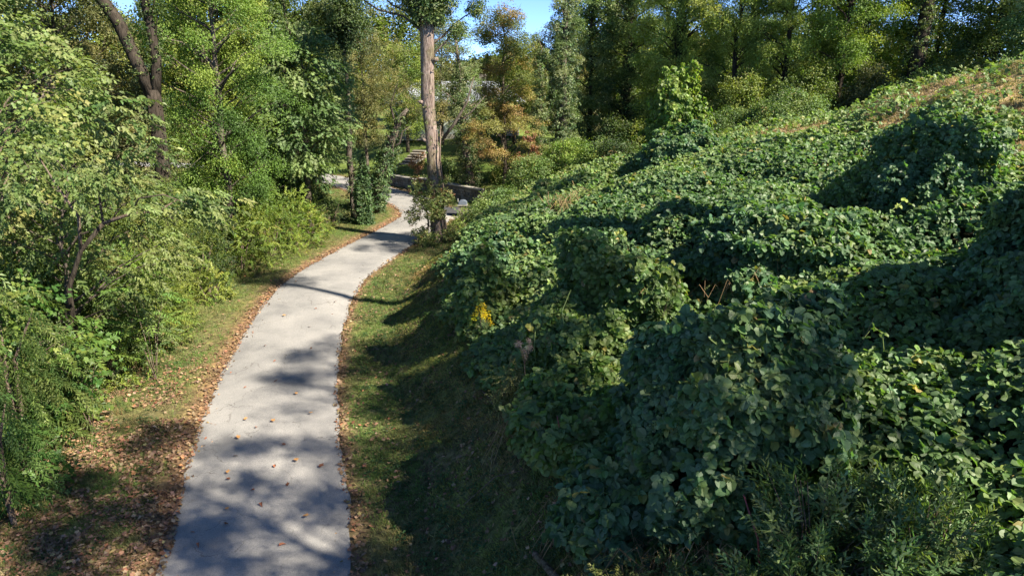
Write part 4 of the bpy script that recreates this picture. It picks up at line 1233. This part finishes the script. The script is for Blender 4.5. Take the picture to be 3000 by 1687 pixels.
tree('orange_tree', (-.6, 52), 11.3, .16, 'tree turning orange and yellow below the gap of sky', 'cloud_spray', GAUT, (.30, 1.0), (2.5, 2.2), 58, .9, 40, (.75, 1.1), M_BARK, (0, 0), shape='dome')
tree('dogwood', (-.5, 45.5), 5.4, .12, 'dogwood with yellowing leaves in flat tiers before the lawn', 'cloud_spray', [(.14, .15, .04), (.2, .2, .05), (.27, .24, .07), (.3, .18, .07)], (.35, 1.0), (2.9, 2.2), 24, .8, 30, (.6, .9), M_BARK_DARK, (0, 0), flatc=.25)
tree('red_sapling', (-6.9, 50.3), 2.9, .04, 'thin sapling with red leaves left of the tall pale trunk', 'ivy', [(.26, .12, .07), (.3, .18, .09), (.2, .14, .05)], (.3, 1.0), (.6, .5), 9, .35, 14, (.9, 1.3), M_TWIG, (0, 0), cat='sapling')
tree('red_sapling', (1.1, 43.2), 3.6, .04, 'sapling with drooping red leaves under the dogwood', 'ivy', [(.20, .07, .045), (.24, .12, .06)], (.3, 1.0), (.6, .5), 8, .35, 16, (.9, 1.3), M_TWIG, (0, 0), cat='sapling')
tree('vine_tower_tree', (3.5, 47.5), 17, .3, 'tall straight tree completely sheathed in pale green vines', 'cloud_spray', GPALE, (.15, 1.0), (1.25, 1.1), 34, .6, 34, (.5, .85), M_BARK, (-.1, 0), shape='col', ivy=1800, ivyr=.7, ivycols=[(.08, .12, .05), (.12, .17, .075), (.2, .24, .12)], ivyz=(.05, 1))
tree('vine_tower_tree', (1.9, 46.5), 10, .12, 'thinner vine hung stem left of the sheathed tree', 'cloud_spray', GPALE, (.2, 1.0), (.5, .5), 10, .4, 20, (.45, .7), M_BARK_PALE, (0, 0), shape='col', ivy=700, ivyr=.4, ivycols=[(.1, .14, .05), (.18, .2, .08)], ivyz=(.05, 1))
for i, (x, y, r, h, c, lab) in enumerate([(-.8, 39.5, 1.2, 1.3, KLIT, 'leafy brush right of the driveway'), (1.2, 41.5, 1.6, 1.9, KLIT, 'green brush under the dogwood'), (3.9, 42.5, 1.9, 2.0, BUSH, 'yellow green brush before the sheathed tree'), (6.3, 42.0, 1.5, 1.6, GDARK, 'shaded brush left of the draped sapling'),
                                             (-2.4, 37.4, .9, 1.0, BUSH, 'low bright brush beside the tall trunk'), (-1.3, 34.6, 1.0, 1.0, KLIT, 'leafy clump on the slope right of the tall trunk'), (-4.7, 49.8, 1.1, 1.6, GDARK, 'dark bush at the end of the stone wall'), (.3, 48.5, 1.6, 1.6, GCOL, 'bush at the right side of the lawn')]):
    mound('brush', (x, y), (r, r * .9, h), lab, int(300 * r * h / 2), 'cloud_spray' if i != 4 else 'ovate_small', c, (.8, 1.25), seed=60 + i, cat='brush', lump=.3, stems=5, down=.2)

# --- right background trees on the plateau
RT = [(6.2, 56, 15, 2.6, GPALE, 'thin olive tree right of the sheathed tree', 1), (9.0, 55, 15, 2.6, GDARK, 'dark ivy clad trunk between the sheathed tree and the hill trees', 2), (11.6, 50, 14, 3.0, GCOL, 'dark tree behind the draped sapling', 2),
      (14.6, 47, 13, 3.2, GCOL, 'fine leaved green tree above the low round bush', 0), (17.4, 45.5, 14, 3.2, GCOL, 'green tree left of the yellowing hilltop tree', 0), (20.0, 43.5, 13, 3.0, GYEL, 'yellowing tree in the middle of the hilltop row', 0),
      (22.4, 46.5, 14, 3.0, GYEL, 'green tree behind the yellowing hilltop tree', 1), (28.2, 42, 12, 2.9, GDARK, 'dark tree right of the skyline trunk', 0), (31.5, 44, 13, 3.4, GYEL, 'lit tree at the upper right corner', 0), (27.3, 37.0, 9, 2.0, GPALE, 'pale vine hung tree at the upper right edge', 1),
      (33.5, 41, 13, 3.2, GCOL, 'tree beyond the corner of the hilltop wood', 0), (26.2, 44.5, 12, 2.4, GYEL, 'slim lit tree just right of the thick dark trunk', 0),
      (12.8, 60, 16, 3.5, GCOL, 'tall tree far behind the draped sapling', 1), (18.5, 56, 16, 3.5, GDARK, 'dark tall tree deep in the hilltop wood', 1)]
for i, (x, y, h, r, c, lab, iv) in enumerate(RT):
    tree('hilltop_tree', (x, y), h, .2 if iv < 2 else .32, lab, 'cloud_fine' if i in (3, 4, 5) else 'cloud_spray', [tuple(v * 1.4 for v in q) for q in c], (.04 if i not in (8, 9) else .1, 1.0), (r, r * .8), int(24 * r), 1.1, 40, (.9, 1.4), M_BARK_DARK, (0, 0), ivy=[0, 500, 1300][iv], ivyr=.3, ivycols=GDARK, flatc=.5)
tree('skyline_trunk_tree', (23.6, 42.0), 16, .5, 'thick dark ivy covered trunk against blue gaps at upper right', 'cloud_spray', GDARK, (.6, 1.0), (3.2, 2.6), 26, 1.0, 30, (.8, 1.1), M_BARK_DARK, (.3, 0), ivy=1200, ivyr=.35, ivycols=GDARK)

HT = [(-12.6, 60, 12, 2.2, GOLIVE, 'yellowing tree left of the garden steps'), (-9.6, 64, 9.5, 2.0, GYEL, 'yellow green tree above the garden steps hiding the left of the house'), (-6.6, 66, 11, 1.9, GOLIVE, 'tree before the house just left of the tall trunk'),
      (-2.2, 62, 4.6, 1.5, GPALE, 'low tree before the right part of the house'), (3.8, 60, 10, 2.3, GOLIVE, 'tree hiding the right end of the house'), (-15.5, 55, 13, 2.6, GDARK, 'shaded tree left of the lane beyond the snag'),
      (.2, 64, 9, 1.5, GYEL, 'slim yellowing tree before the middle of the house')]
for i, (x, y, h, r, c, lab) in enumerate(HT):
    tree('garden_tree', (x, y), h, .16, lab, 'cloud_spray', c, (.2, 1.0), (r, r * .8), int(24 * r), .95, 32, (.8, 1.2), M_BARK, (0, 0))
for i, (x, y, r, h, c, lab) in enumerate([(14.2, 43.5, 1.6, 3.2, GCOL, 'dark thicket at the foot of the first hilltop tree'), (17.6, 42.5, 1.7, 3.4, GCOL, 'thicket under the green hilltop tree'), (20.6, 41, 1.6, 3.2, GOLIVE, 'dark thicket under the yellowing hilltop tree'), (26.4, 38, 1.8, 3.2, GCOL, 'thicket on the crest right of the thick dark trunk'),
                                             (29.0, 37.5, 2.2, 4.0, KLIT, 'sunlit thicket at the upper right corner'), (24.3, 34.0, 1.5, 1.8, KLIT, 'low leafy brush on the crest at the right edge'), (10.2, 47, 1.8, 3.2, GCOL, 'dark thicket behind the draped sapling'), (7.2, 48, 1.7, 3.0, GDARK, 'dark thicket right of the sheathed tree')]):
    mound('thicket', (x, y), (r, r * .8, h), lab, int(330 * r * h / 2), 'cloud_spray', c, (.9, 1.3), seed=90 + i, cat='thicket', lump=.35, stems=6, down=.1)

# --- tall trees up the slope right of and behind the camera; their shade falls across the path
SHT = [(12.8, 1.0, 17.5, 3.1, .55), (9.0, -3.5, 15, 2.4, .55), (16.5, 6.0, 17.5, 2.9, .72), (12.3, 14.3, 19.5, 1.0, .88), (17.2, 20.6, 18, 2.5, .70), (18.5, .5, 16.5, 2.3, .7), (11.0, -.8, 18, 2.7, .6)]
SHL = ['tall tree on the slope right of the camera, nearest the camera', 'tree behind the camera on the lower slope', 'second tall tree up the slope right of the view', 'slender tall tree up the slope, casting the long shade', 'tall tree right of the view near the crest', 'tall tree behind the near one on the slope', 'tall tree on the slope just behind the camera']
for (x, y, h, r, k), lab in zip(SHT, SHL):
    tree('slope_tree', (x, y), h, .46 if h > 19 else .2, lab, 'cloud_spray', GCOL, (k, 1.0), (r, r), int((12 if x < 13 and h < 19 else 10) * r), .75, 22, (.8, 1.2), M_BARK, (0, 0), flatc=.3)
# --- far wood closing the gaps
FT = []
for i in range(26):
    a = -50 + i * 3.6
    y = 88 + (i * 37 % 17)
    FT.append((math.tan(R(a)) * y * .75 - 2, y, 11 + (i * 13 % 6)))
protos = []
for i, (x, y, h) in enumerate(FT):
    pass
def far_wood():
    P = []; 
    for (x, y, h) in FT:
        hh = h * (.62 if -16 < x < 9 else 1.0)
        m = 700
        u = norm(rng.normal(0, 1, (m, 3))); rr = rng.random((m, 1)) ** .4
        P.append(np.array([x, y, 3 + hh * .5]) + u * rr * [5.0, 3.5, hh * .52])
    P = np.concatenate(P); P = P[P[:, 2] > 1.5]; n = len(P)
    o = scatter('far_wood', 'cloud_far', P, rng.normal(0, .6, (n, 3)), norm(rng.normal(0, .4, (n, 3)) + [0, 0, 1]), rng.uniform(1.2, 2.0, n), palette(n, GOLIVE[:3] + GCOL, jit=.2, patch=fbm(P[:, 0] * .12, P[:, 2] * .2, 1)))
    tag(o, 'distant mass of woodland closing the view behind the house', kind='stuff')
far_wood()

# ------------------------------------------------------------------ house, steps, wall, kerb, mailbox pillar
M_ROOF = flat_mat('roof_metal', (.38, .40, .44), .35, 0, .12, 3, spec=.5)
M_SIDING = flat_mat('siding', (.50, .56, .50), .6, 0, .1, 4)
M_WHITE = flat_mat('white_trim', (.78, .77, .74), .5, 0, .08, 6)
M_GLASS = flat_mat('window_glass', (.05, .09, .13), .08, 0, .3, 2, spec=.8)
M_STONE = [flat_mat('stone_a', (.22, .19, .15), .9, 0, .45, 12, .02), flat_mat('stone_b', (.15, .13, .10), .9, 0, .4, 12, .02), flat_mat('stone_c', (.28, .25, .21), .9, 0, .4, 12, .02)]
M_CONC = flat_mat('old_concrete', (.38, .35, .30), .9, 0, .35, 7, .01)
M_MORTAR = flat_mat('mortar', (.10, .09, .075), .95, 0, .3, 20)

def house():
    cx, cy = -5.5, 73.0; gz = 2.7
    root = empty('house', (cx, cy, gz - .3)); tag(root, 'low pale house with a light metal roof behind the trees', 'house')
    W, D, Hh = 12.4, 8.0, 3.1
    def part(nm, mat, *boxes):
        mb = MB()
        for b in boxes: mb.box(*b)
        return mb.build(nm, mat, root)
    part('foundation', M_CONC, ((0, 0, .1), (W + .02, D + .02, .6)))
    part('wall', M_SIDING, ((0, 0, .4 + Hh / 2), (W, D, Hh)))
    for k in range(14):
        part('siding_board', M_SIDING, ((0, -D / 2 - .012, .52 + k * .21), (W - .04, .02, .185), 0, 0))
    z = .4 + Hh
    mb = MB(); e = .6
    mb.add([(-W / 2 - e, -D / 2 - e, z - .05), (W / 2 + e, -D / 2 - e, z - .05), (W / 2 + e, D / 2 + e, z - .05), (-W / 2 - e, D / 2 + e, z - .05), (-W / 2 + 2.0, 0, z + 1.9), (W / 2 - 2.0, 0, z + 1.9)],
           [(0, 1, 5, 4), (1, 2, 5), (2, 3, 4, 5), (3, 0, 4), (0, 3, 2, 1)])
    rf = mb.build('roof', M_ROOF, root)
    for k in range(15):
        x = -W / 2 + .3 + k * .84
        t0 = 1.0 if -W / 2 + 2 <= x <= W / 2 - 2 else max(0, 1 - (abs(x) - (W / 2 - 2)) / 2.6)
        s_ = MB(); s_.tube([(x, -D / 2 - e, z - .02), (x, -D / 2 - e + (D / 2 + e) * t0, z - .02 + 1.95 * t0)], .03, 4); s_.build('roof_seam', M_ROOF, rf)
    part('fascia', M_WHITE, ((0, -D / 2 - e - .03, z - .1), (W + 2 * e, .05, .2)), ((-W / 2 - e - .03, 0, z - .1), (.05, D + 2 * e, .2)), ((W / 2 + e + .03, 0, z - .1), (.05, D + 2 * e, .2)))
    part('chimney', M_STONE[0], ((2.5, 1.0, z + 1.9), (.8, .7, 1.4)))
    for wx, ww in ((-4.6, 1.4), (-2.0, 1.4), (2.6, 1.2)):
        f = part('window', M_WHITE, ((wx, -D / 2 - .05, 2.1), (ww + .24, .08, 1.5)))
        for sx in (-1, 1):
            g = MB(); g.box((wx + sx * ww / 4, -D / 2 - .10, 2.1), (ww / 2 - .06, .02, 1.22)); g.build('pane', M_GLASS, f)
    d = part('door', M_WHITE, ((1.2, -D / 2 - .05, 1.5), (1.0, .08, 2.1))); k = MB(); k.box((1.55, -D / 2 - .11, 1.45), (.06, .05, .06)); k.build('handle', M_ROOF, d)
    # projecting pale wing at right
    part('wing_wall', flat_mat('pale_brick', (.62, .52, .5), .8, 0, .2, 9), ((4.4, -D / 2 - 1.0, .4 + 1.4), (3.4, 1.9, 2.8)))
house()

def steps():
    a = np.array([-9.75, 55.3]); b = np.array([-8.1, 61.2]); n = 11
    d = (b - a) / np.linalg.norm(b - a); ang = math.atan2(d[1], d[0])
    root = empty('garden_steps', (a[0], a[1], 0)); tag(root, 'flight of old stone steps climbing the lawn left of the tall trunk', 'steps')
    L = np.linalg.norm(b - a) / n
    for i in range(n):
        p = d * (i + .5) * L; z = Hs(a[0] + p[0], a[1] + p[1])
        mb = MB(); mb.box((p[0], p[1], .15 + .165 * (i + 1) - .3), (L - .03, 1.02, .6), ang); mb.build('riser', M_STONE[1], root)
        mb = MB(); mb.box((p[0] - d[0] * .03, p[1] - d[1] * .03, .15 + .165 * (i + 1) + .03), (L + .03, 1.1, .06), ang); mb.build('tread', M_STONE[2], root)
    mb = MB(); nrm = np.array([d[1], -d[0]])
    for sgn in (1,):
        q0 = nrm * .82; q1 = d * L * n + nrm * .82
        V = []
        for q, zt in ((q0, .35), (q1, 2.2)):
            for o in (-.09, .09):
                for z in (-.6, zt): V.append((q[0] + nrm[0] * o, q[1] + nrm[1] * o, z))
        mb.add(V, [(0, 1, 3, 2), (4, 6, 7, 5), (0, 4, 5, 1), (2, 3, 7, 6), (1, 5, 7, 3), (0, 2, 6, 4)])
    mb.build('side_curb', M_CONC, root)
steps()

def wall(p0, p1, h, label, thick=.35, seedv=1):
    p0 = np.array(p0); p1 = np.array(p1); L = np.linalg.norm(p1 - p0); d = (p1 - p0) / L; ang = math.atan2(d[1], d[0])
    root = empty('stone_wall', (p0[0], p0[1], 0)); tag(root, label, 'wall')
    mb = MB(); c = d * L / 2; mb.box((c[0], c[1], h / 2 - .15), (L, thick - .08, h + .2), ang); mb.build('core', M_MORTAR, root)
    rnd = random.Random(seedv); z = 0.0
    meshes = []
    for k in range(5):
        m = MB(); V = []
        m.box((0, 0, 0), (1, 1, 1)); m.v = [(x * rnd.uniform(.9, 1), y, zz * rnd.uniform(.86, 1)) for x, y, zz in m.v]
        meshes.append(m.mesh('stone', M_STONE[k % 3]))
    while z < h - .05:
        hh = min(rnd.uniform(.14, .2), h - z); x = 0
        while x < L - .05:
            ww = min(rnd.uniform(.22, .45), L - x)
            o = bpy.data.objects.new('stone', meshes[rnd.randrange(5)]); COL.objects.link(o); o.parent = root
            q = d * (x + ww / 2)
            o.location = (q[0], q[1], z + hh / 2); o.rotation_euler.z = ang
            o.scale = (ww - .02, thick + rnd.uniform(-.03, .05), hh - .018)
            x += ww
        z += hh
    mb = MB(); mb.box((c[0], c[1], h + .04), (L + .06, thick + .1, .07), ang); mb.build('coping', M_CONC, root)
wall((-9.5, 54.0), (-6.9, 51.0), .78, 'low stone retaining wall below the lawn, left of the tall trunk')
wall((-6.85, 50.9), (-2.0, 45.3), .95, 'dark stone retaining wall seen right of the tall trunk', seedv=4)

def mailbox():
    x, y = -3.0, 41.2
    root = empty('mailbox_pillar', (x, y, Hs(x, y))); tag(root, 'small stone pillar with a rounded grey metal mailbox on top by the driveway', 'mailbox')
    rnd = random.Random(3)
    mb = MB(); mb.box((0, 0, .3), (.40, .40, .66)); mb.build('core', M_MORTAR, root)
    for k in range(4):
        for (dx, dy, sx, sy) in ((-.12, 0, .24, .5), (.13, 0, .24, .5)):
            mb = MB(); mb.box((dx + rnd.uniform(-.01, .01), dy, .08 + k * .165), (sx, sy + rnd.uniform(-.03, .03), .15)); mb.build('stone', M_STONE[(k + (dx > 0)) % 3], root)
    mb = MB(); mb.box((0, 0, .70), (.60, .6, .06)); mb.build('capstone', M_CONC, root)
    M_MET = flat_mat('mailbox_metal', (.32, .37, .46), .35, .6, .2, 8)
    V = []; n = 12
    for yy in (-.27, .27):
        V += [(-.26, yy, .73)] + [(-.26 * math.cos(math.pi * k / n), yy, .80 + .18 * math.sin(math.pi * k / n)) for k in range(n + 1)] + [(.26, yy, .73)]
    m = n + 3; F = [(i, i + 1, m + i + 1, m + i) for i in range(m - 1)] + [tuple(range(m))[::-1], tuple(range(m, 2 * m)), (0, m, 2 * m - 1, m - 1)]
    mb = MB(); mb.add(V, F); mb.build('mailbox', M_MET, root, False)
    mb = MB(); mb.box((0, -.285, .84), (.4, .02, .2)); mb.build('door', M_MET, root)
    mb = MB(); mb.box((-.275, -.05, .98), (.02, .04, .2)); mb.build('flag', M_WHITE, root)
mailbox()
def kerb():
    root = MB()
    pts = [(-4.2, 40.1), (-3.5, 40.4), (-2.7, 40.6), (-2.1, 40.9)]
    for a, b in zip(pts[:-1], pts[1:]):
        a = np.array(a); b = np.array(b); c = (a + b) / 2; root.box((c[0], c[1], .05), (np.linalg.norm(b - a) + .02, .16, .14), math.atan2(b[1] - a[1], b[0] - a[0]))
    o = root.build('kerb', M_CONC); tag(o, 'short pale concrete kerb beside the driveway mouth', 'kerb')
kerb()

# ------------------------------------------------------------------ plants of the bank and the foreground
def lance_plant(name, c, n, r, h, label, cols, sc=(.7, 1.1)):
    cz = Hs(*c); root = empty(name, (c[0], c[1], cz)); tag(root, label, 'plant')
    P = []; T = []; mbs = []
    for i in range(n):
        a = rng.uniform(0, 6.28); rr = r * rng.random() ** .6; hh = h * rng.uniform(.6, 1.0) * (1 - .3 * rr / r)
        top = np.array([math.cos(a) * rr * 1.2, math.sin(a) * rr * 1.2, hh])
        for t in (.35, .55, .75, .92):
            b = np.array([math.cos(a) * rr * .5, math.sin(a) * rr * .5, 0]) * (1 - t) + top * t
            P.append(b); T.append(np.array([math.cos(a) * .5, math.sin(a) * .5, .75]) + rng.normal(0, .2, 3))
        if i < 40:
            mb = MB(); mb.tube([(math.cos(a) * rr * .5, math.sin(a) * rr * .5, -.05), tuple(top * .55 + [0, 0, h * .05]), tuple(top)], [.010, .007, .004], 4); mb.build('stem', M_TWIG, root)
    P = np.array(P); T = np.array(T); m = len(P)
    tag(scatter('foliage', 'lance', P, T, norm(rng.normal(0, .5, (m, 3)) + [0, -.3, .6]), rng.uniform(*sc, m), palette(m, cols), root), kind='stuff')
    return root
LC = [(.07, .13, .055), (.10, .17, .07), (.14, .21, .085), (.19, .24, .10)]
lance_plant('goldenrod_clump', (3.5, 6.6), 60, .8, 1.7, 'tall narrow leaved stems at the bottom right, lit at their tips', LC)
lance_plant('goldenrod_clump', (4.45, 6.2), 50, .8, 1.3, 'narrow leaved clump in the bottom right corner', LC)
lance_plant('goldenrod_clump', (3.0, 5.75), 40, .6, 1.0, 'narrow leaved clump at the bottom edge right of centre', LC)
lance_plant('goldenrod_clump', (2.9, 13.0), 18, .35, 2.1, 'small narrow leaved sprig on the sunlit vine mound', LC, (.5, .8))

def tangle(name, c, n, r, h, label, cols, seedv, dz=0):
    # dry arching stems thrown over one another
    cz = Hs(*c); root = empty(name, (c[0], c[1], cz + dz)); tag(root, label, 'weeds'); rnd = random.Random(seedv); mb = MB()
    for i in range(n):
        a = rnd.uniform(0, 6.28); b = a + rnd.uniform(-1, 1); p = Vector((rnd.gauss(0, r * .5), rnd.gauss(0, r * .5), 0)); p.z = Hs(c[0] + p.x, c[1] + p.y) - cz
        q = p + Vector((math.cos(a), math.sin(a), 0)) * r * .5; q.z += h * rnd.uniform(.3, 1); t = q + Vector((math.cos(b), math.sin(b), 0)) * r * .6; t.z = Hs(c[0] + t.x, c[1] + t.y) - cz + rnd.uniform(0, .3) * h
        mb.tube([p, q, t], [.006, .005, .003], 3, False)
    tag(mb.build('stems', flat_mat('dry_stem_' + str(seedv), (.36, .25, .12), .8, c2=(.18, .11, .06)), root), kind='stuff')
    P = np.stack([rng.normal(0, r * .5, n * 2), rng.normal(0, r * .5, n * 2), rng.uniform(.02, h * .7, n * 2)], 1)
    P[:, 2] += H(P[:, 0] + c[0], P[:, 1] + c[1]) - cz; m = len(P)
    tag(scatter('foliage', 'ovate_small', P, rng.normal(0, .6, (m, 3)), norm(rng.normal(0, .4, (m, 3)) + [0, 0, 1]), rng.uniform(.25, .5, m), palette(m, cols), root), kind='stuff')
DRYC = [(.14, .15, .05), (.22, .18, .07), (.3, .2, .09), (.1, .14, .04)]
tangle('dry_weeds', (1.5, 7.6), 70, .7, .5, 'tangle of dry tan stems at the bottom edge below the large vine mound', DRYC, 1)
tangle('dry_weeds', (1.0, 9.3), 45, .5, .4, 'dry weedy tangle at the lower lip of the vines', DRYC, 2)
tangle('dry_weeds', (.1, 11.9), 50, .5, .45, 'dry stems at the vine edge below the seedhead', DRYC, 3)
tangle('dry_weeds', (2.4, 7.3), 50, .5, .5, 'reddish dry stems between the large mound and the narrow leaved clump', [(.3, .14, .07), (.2, .14, .06), (.12, .15, .04)], 4)
tangle('dry_weeds', (-.9, 19.6), 40, .5, .5, 'straw coloured stems along the upper bank edge', DRYC, 5)

tangle('dry_weeds', (6.6, 11.6), 60, .55, .35, 'tan dead stems in a gap of the vine carpet right of the large mound', DRYC, 6, .35)
tangle('dry_weeds', (5.0, 14.4), 50, .5, .35, 'small tan gap in the vine carpet above the large mound', DRYC, 7, .45)
tangle('dry_weeds', (1.9, 25.3), 40, .7, .6, 'pale dry stems poking out of the vines high on the far slope', DRYC, 8, .4)

def goldenrod():
    x, y = -.75, 16.7; z = Hs(x, y)
    root = empty('goldenrod', (x, y, z)); tag(root, 'goldenrod in bright yellow flower at the bank edge', 'flower')
    for k in range(4):
        a = k * 1.6; q = Vector((math.cos(a) * .12, math.sin(a) * .1, .75 + k * .1))
        mb = MB(); mb.tube([(0, 0, 0), q], [.008, .005], 4); mb.build('stem', M_TWIG, root)
        P = np.array([[q.x * (1 + .3 * j), q.y, q.z - .10 * j] for j in range(4)])
        tag(scatter('blossom', 'blossom', P, rng.normal(0, 1, (4, 3)), norm(rng.normal(0, .3, (4, 3)) + [0, 0, 1]), rng.uniform(1.0, 1.6, 4), palette(4, [(.8, .58, .01), (.85, .68, .03)]), root), kind='stuff')
    P = rng.normal(0, .15, (14, 3)) + [0, 0, .35]
    tag(scatter('foliage', 'lance', P, rng.normal(0, .5, (14, 3)) + [0, 0, .5], norm(rng.normal(0, .5, (14, 3)) + [0, 0, 1]), rng.uniform(.4, .7, 14), palette(14, LC), root), kind='stuff')
goldenrod()

def seedhead():
    x, y = .25, 12.2; z = Hs(x, y)
    root = empty('seedhead_weed', (x, y, z)); tag(root, 'tall dry weed with a grey fluffy seedhead on the bank', 'weed')
    mb = MB(); mb.tube([(0, 0, 0), (.02, 0, .7), (-.02, 0, 1.5)], [.012, .010, .006], 5); mb.build('stem', M_TWIG, root)
    for k in range(7):
        a = k * .9; q = (math.cos(a) * .12, math.sin(a) * .12, 1.62 + .12 * math.sin(k * 2.1)); mb = MB(); mb.tube([(-.01, 0, 1.25), q], [.006, .003], 3); mb.build('branch', M_TWIG, root)
        P = np.array([q]) + rng.normal(0, .03, (3, 3))
        tag(scatter('seed_tuft', 'blossom', P, rng.normal(0, 1, (3, 3)), norm(rng.normal(0, .3, (3, 3)) + [0, 0, 1]), rng.uniform(.7, 1.0, 3), palette(3, [(.3, .22, .2), (.4, .33, .3)]), root), kind='stuff')
    P = np.stack([rng.normal(0, .12, 40), rng.normal(0, .1, 40), rng.uniform(.1, 1.0, 40)], 1)
    tag(scatter('foliage', 'ovate_small', P, rng.normal(0, .6, (40, 3)), norm(rng.normal(0, .4, (40, 3)) + [0, 0, 1]), rng.uniform(.4, .7, 40), palette(40, [(.14, .16, .05), (.2, .17, .07), (.1, .15, .04)]), root), kind='stuff')
seedhead()
mound('weed_clump', (.15, 12.9), (.55, .5, .9), 'straggly yellow green weeds round the dry seedhead', 260, 'ovate_small', [(.13, .16, .05), (.2, .2, .07), (.25, .22, .09)], (.5, .8), seed=80, cat='weeds', lump=.4, stems=4)
mound('weed_clump', (1.6, 6.9), (.9, .7, .55), 'yellowish fine leaved weeds at the bottom edge', 420, 'ovate_small', [(.12, .15, .04), (.2, .2, .06), (.3, .24, .1)], (.35, .6), seed=81, cat='weeds', lump=.4, stems=4)
mound('weed_clump', (2.2, 6.4), (.8, .6, .6), 'small leaved sunlit weeds beside the narrow leaved clump', 420, 'ovate_small', [(.08, .13, .035), (.14, .18, .05), (.2, .22, .08)], (.35, .6), seed=82, cat='weeds', lump=.4, stems=4)

def stick(name, pts, r, mat, label, cat='branch', group=None):
    pts = [(x, y, Hs(x, y) + dz) for x, y, dz in pts]
    mb = MB(); o = Vector(pts[0]); mb.tube([Vector(p) - o for p in pts], r, 6, True, .2); q = mb.build(name, mat, None, True); q.location = o
    tag(q, label, cat, group)
M_RED = flat_mat('red_stem', (.24, .05, .05), .5, 0, .3, 10)
stick('log', [(.35, 8.9, .06), (.6, 8.3, .08), (.85, 7.7, .06)], [.05, .065, .05], M_BARK_PALE, 'short weathered broken log on the bank at the bottom edge', 'log')
stick('dead_stick', [(-.9, 14.6, .1), (-.55, 13.8, .12), (-.25, 12.8, .1)], [.02, .018, .012], M_TWIG, 'long dry stick lying down the middle of the grass bank')
stick('dead_stick', [(-.9, 10.9, .05), (-.3, 10.8, .35), (.2, 10.6, .3)], [.008, .010, .006], M_TWIG, 'thin arching dry twig low on the shaded bank')
stick('dead_stick', [(1.1, 8.2, .1), (1.2, 7.4, .3), (1.7, 6.9, .4)], [.012, .012, .006], M_TWIG, 'bent dry twig beside the broken log')
stick('pokeweed_stem', [(2.9, 6.5, .05), (2.85, 6.7, .8), (2.7, 6.9, 1.3)], [.016, .013, .008], M_RED, 'upright red stem behind the narrow leaved clump', 'stem')
stick('pokeweed_stem', [(2.7, 6.2, .05), (2.6, 6.3, .5), (2.3, 6.4, .8)], [.013, .010, .006], M_RED, 'leaning red stem left of the narrow leaved clump', 'stem')
stick('pokeweed_stem', [(.8, 10.2, .6), (.78, 9.9, 1.2), (.72, 9.8, 1.6)], [.014, .010, .006], M_RED, 'short red stem poking out of the low vine mound', 'stem')
stick('vine_runner', [(1.2, 13.3, 1.9), (1.0, 12.9, 1.7), (1.05, 12.8, 1.35), (1.3, 12.8, 1.25)], [.010, .010, .008, .006], flat_mat('runner', (.2, .28, .08), .6), 'pale green vine runner looping over the sunlit mound', 'vine')
stick('vine_runner', [(.5, 13.2, 1.7), (.45, 12.9, 1.2), (.5, 12.8, .7)], [.008, .008, .006], flat_mat('runner_b', (.2, .28, .08), .6), 'pale vine runner hanging straight down left of the looping one', 'vine')
def shoots():
    k = 0
    spots = [(2.6, 12.2, 2.5), (4.2, 12.6, .8), (6.0, 10.2, .8), (4.2, 10.6, 1.4), (8.0, 14.5, .8), (3.2, 18.5, .8), (6.6, 20.5, 1.0), (1.2, 17.2, .6), (5.2, 8.4, 1.0), (2.0, 10.0, 1.2), (9.8, 19.5, .8), (4.0, 24.0, .9), (5.6, 7.0, .9), (-.2, 15.2, .6), (7.4, 25, 1.0), (1.4, 22.5, .7)]
    where = ['over the sunlit mound', 'between the large mound and the slope', 'right of the large mound', 'behind the large mound', 'near the right edge', 'behind the sunlit mound', 'in the middle of the hillside', 'left of the sunlit mound', 'beside the right foot of the large mound',
             'left of the large mound', 'high on the right of the hillside', 'on the far hillside', 'above the narrow leaved clump', 'at the bank edge below the flowers', 'below the dark far mound', 'above the narrow upright vine plant']
    for (x, y, h), wh in zip(spots, where):
        z0 = Hs(x, y) + h * .6; root = empty('vine_shoot', (x, y, z0)); tag(root, 'young vine shoot reaching up ' + wh, 'vine')
        a = rng.uniform(0, 6.28); L = rng.uniform(.5, .9)
        pts = [(0, 0, 0), (math.cos(a) * L * .25, math.sin(a) * L * .25, L * .5), (math.cos(a) * L * .7, math.sin(a) * L * .7, L * .75), (math.cos(a) * L, math.sin(a) * L, L * .6)]
        mb = MB(); mb.tube(pts, [.008, .007, .005, .003], 4); mb.build('stem', M_RUN, root)
        P = np.array([pts[1], pts[2], pts[3], [(pts[1][i] + pts[2][i]) / 2 for i in range(3)]]); m = len(P)
        leaf_parts(root, 'kudzu_leaf', P, rng.normal(0, 1, (m, 3)) * [1, 1, .2], norm(rng.normal(0, .3, (m, 3)) + S), rng.uniform(.4, .75, m), palette(m, BUSH), np.zeros(3))
M_RUN = flat_mat('vine_stem_green', (.2, .26, .08), .6)
shoots()
print('INSTANCED POINTS', NPTS[0])
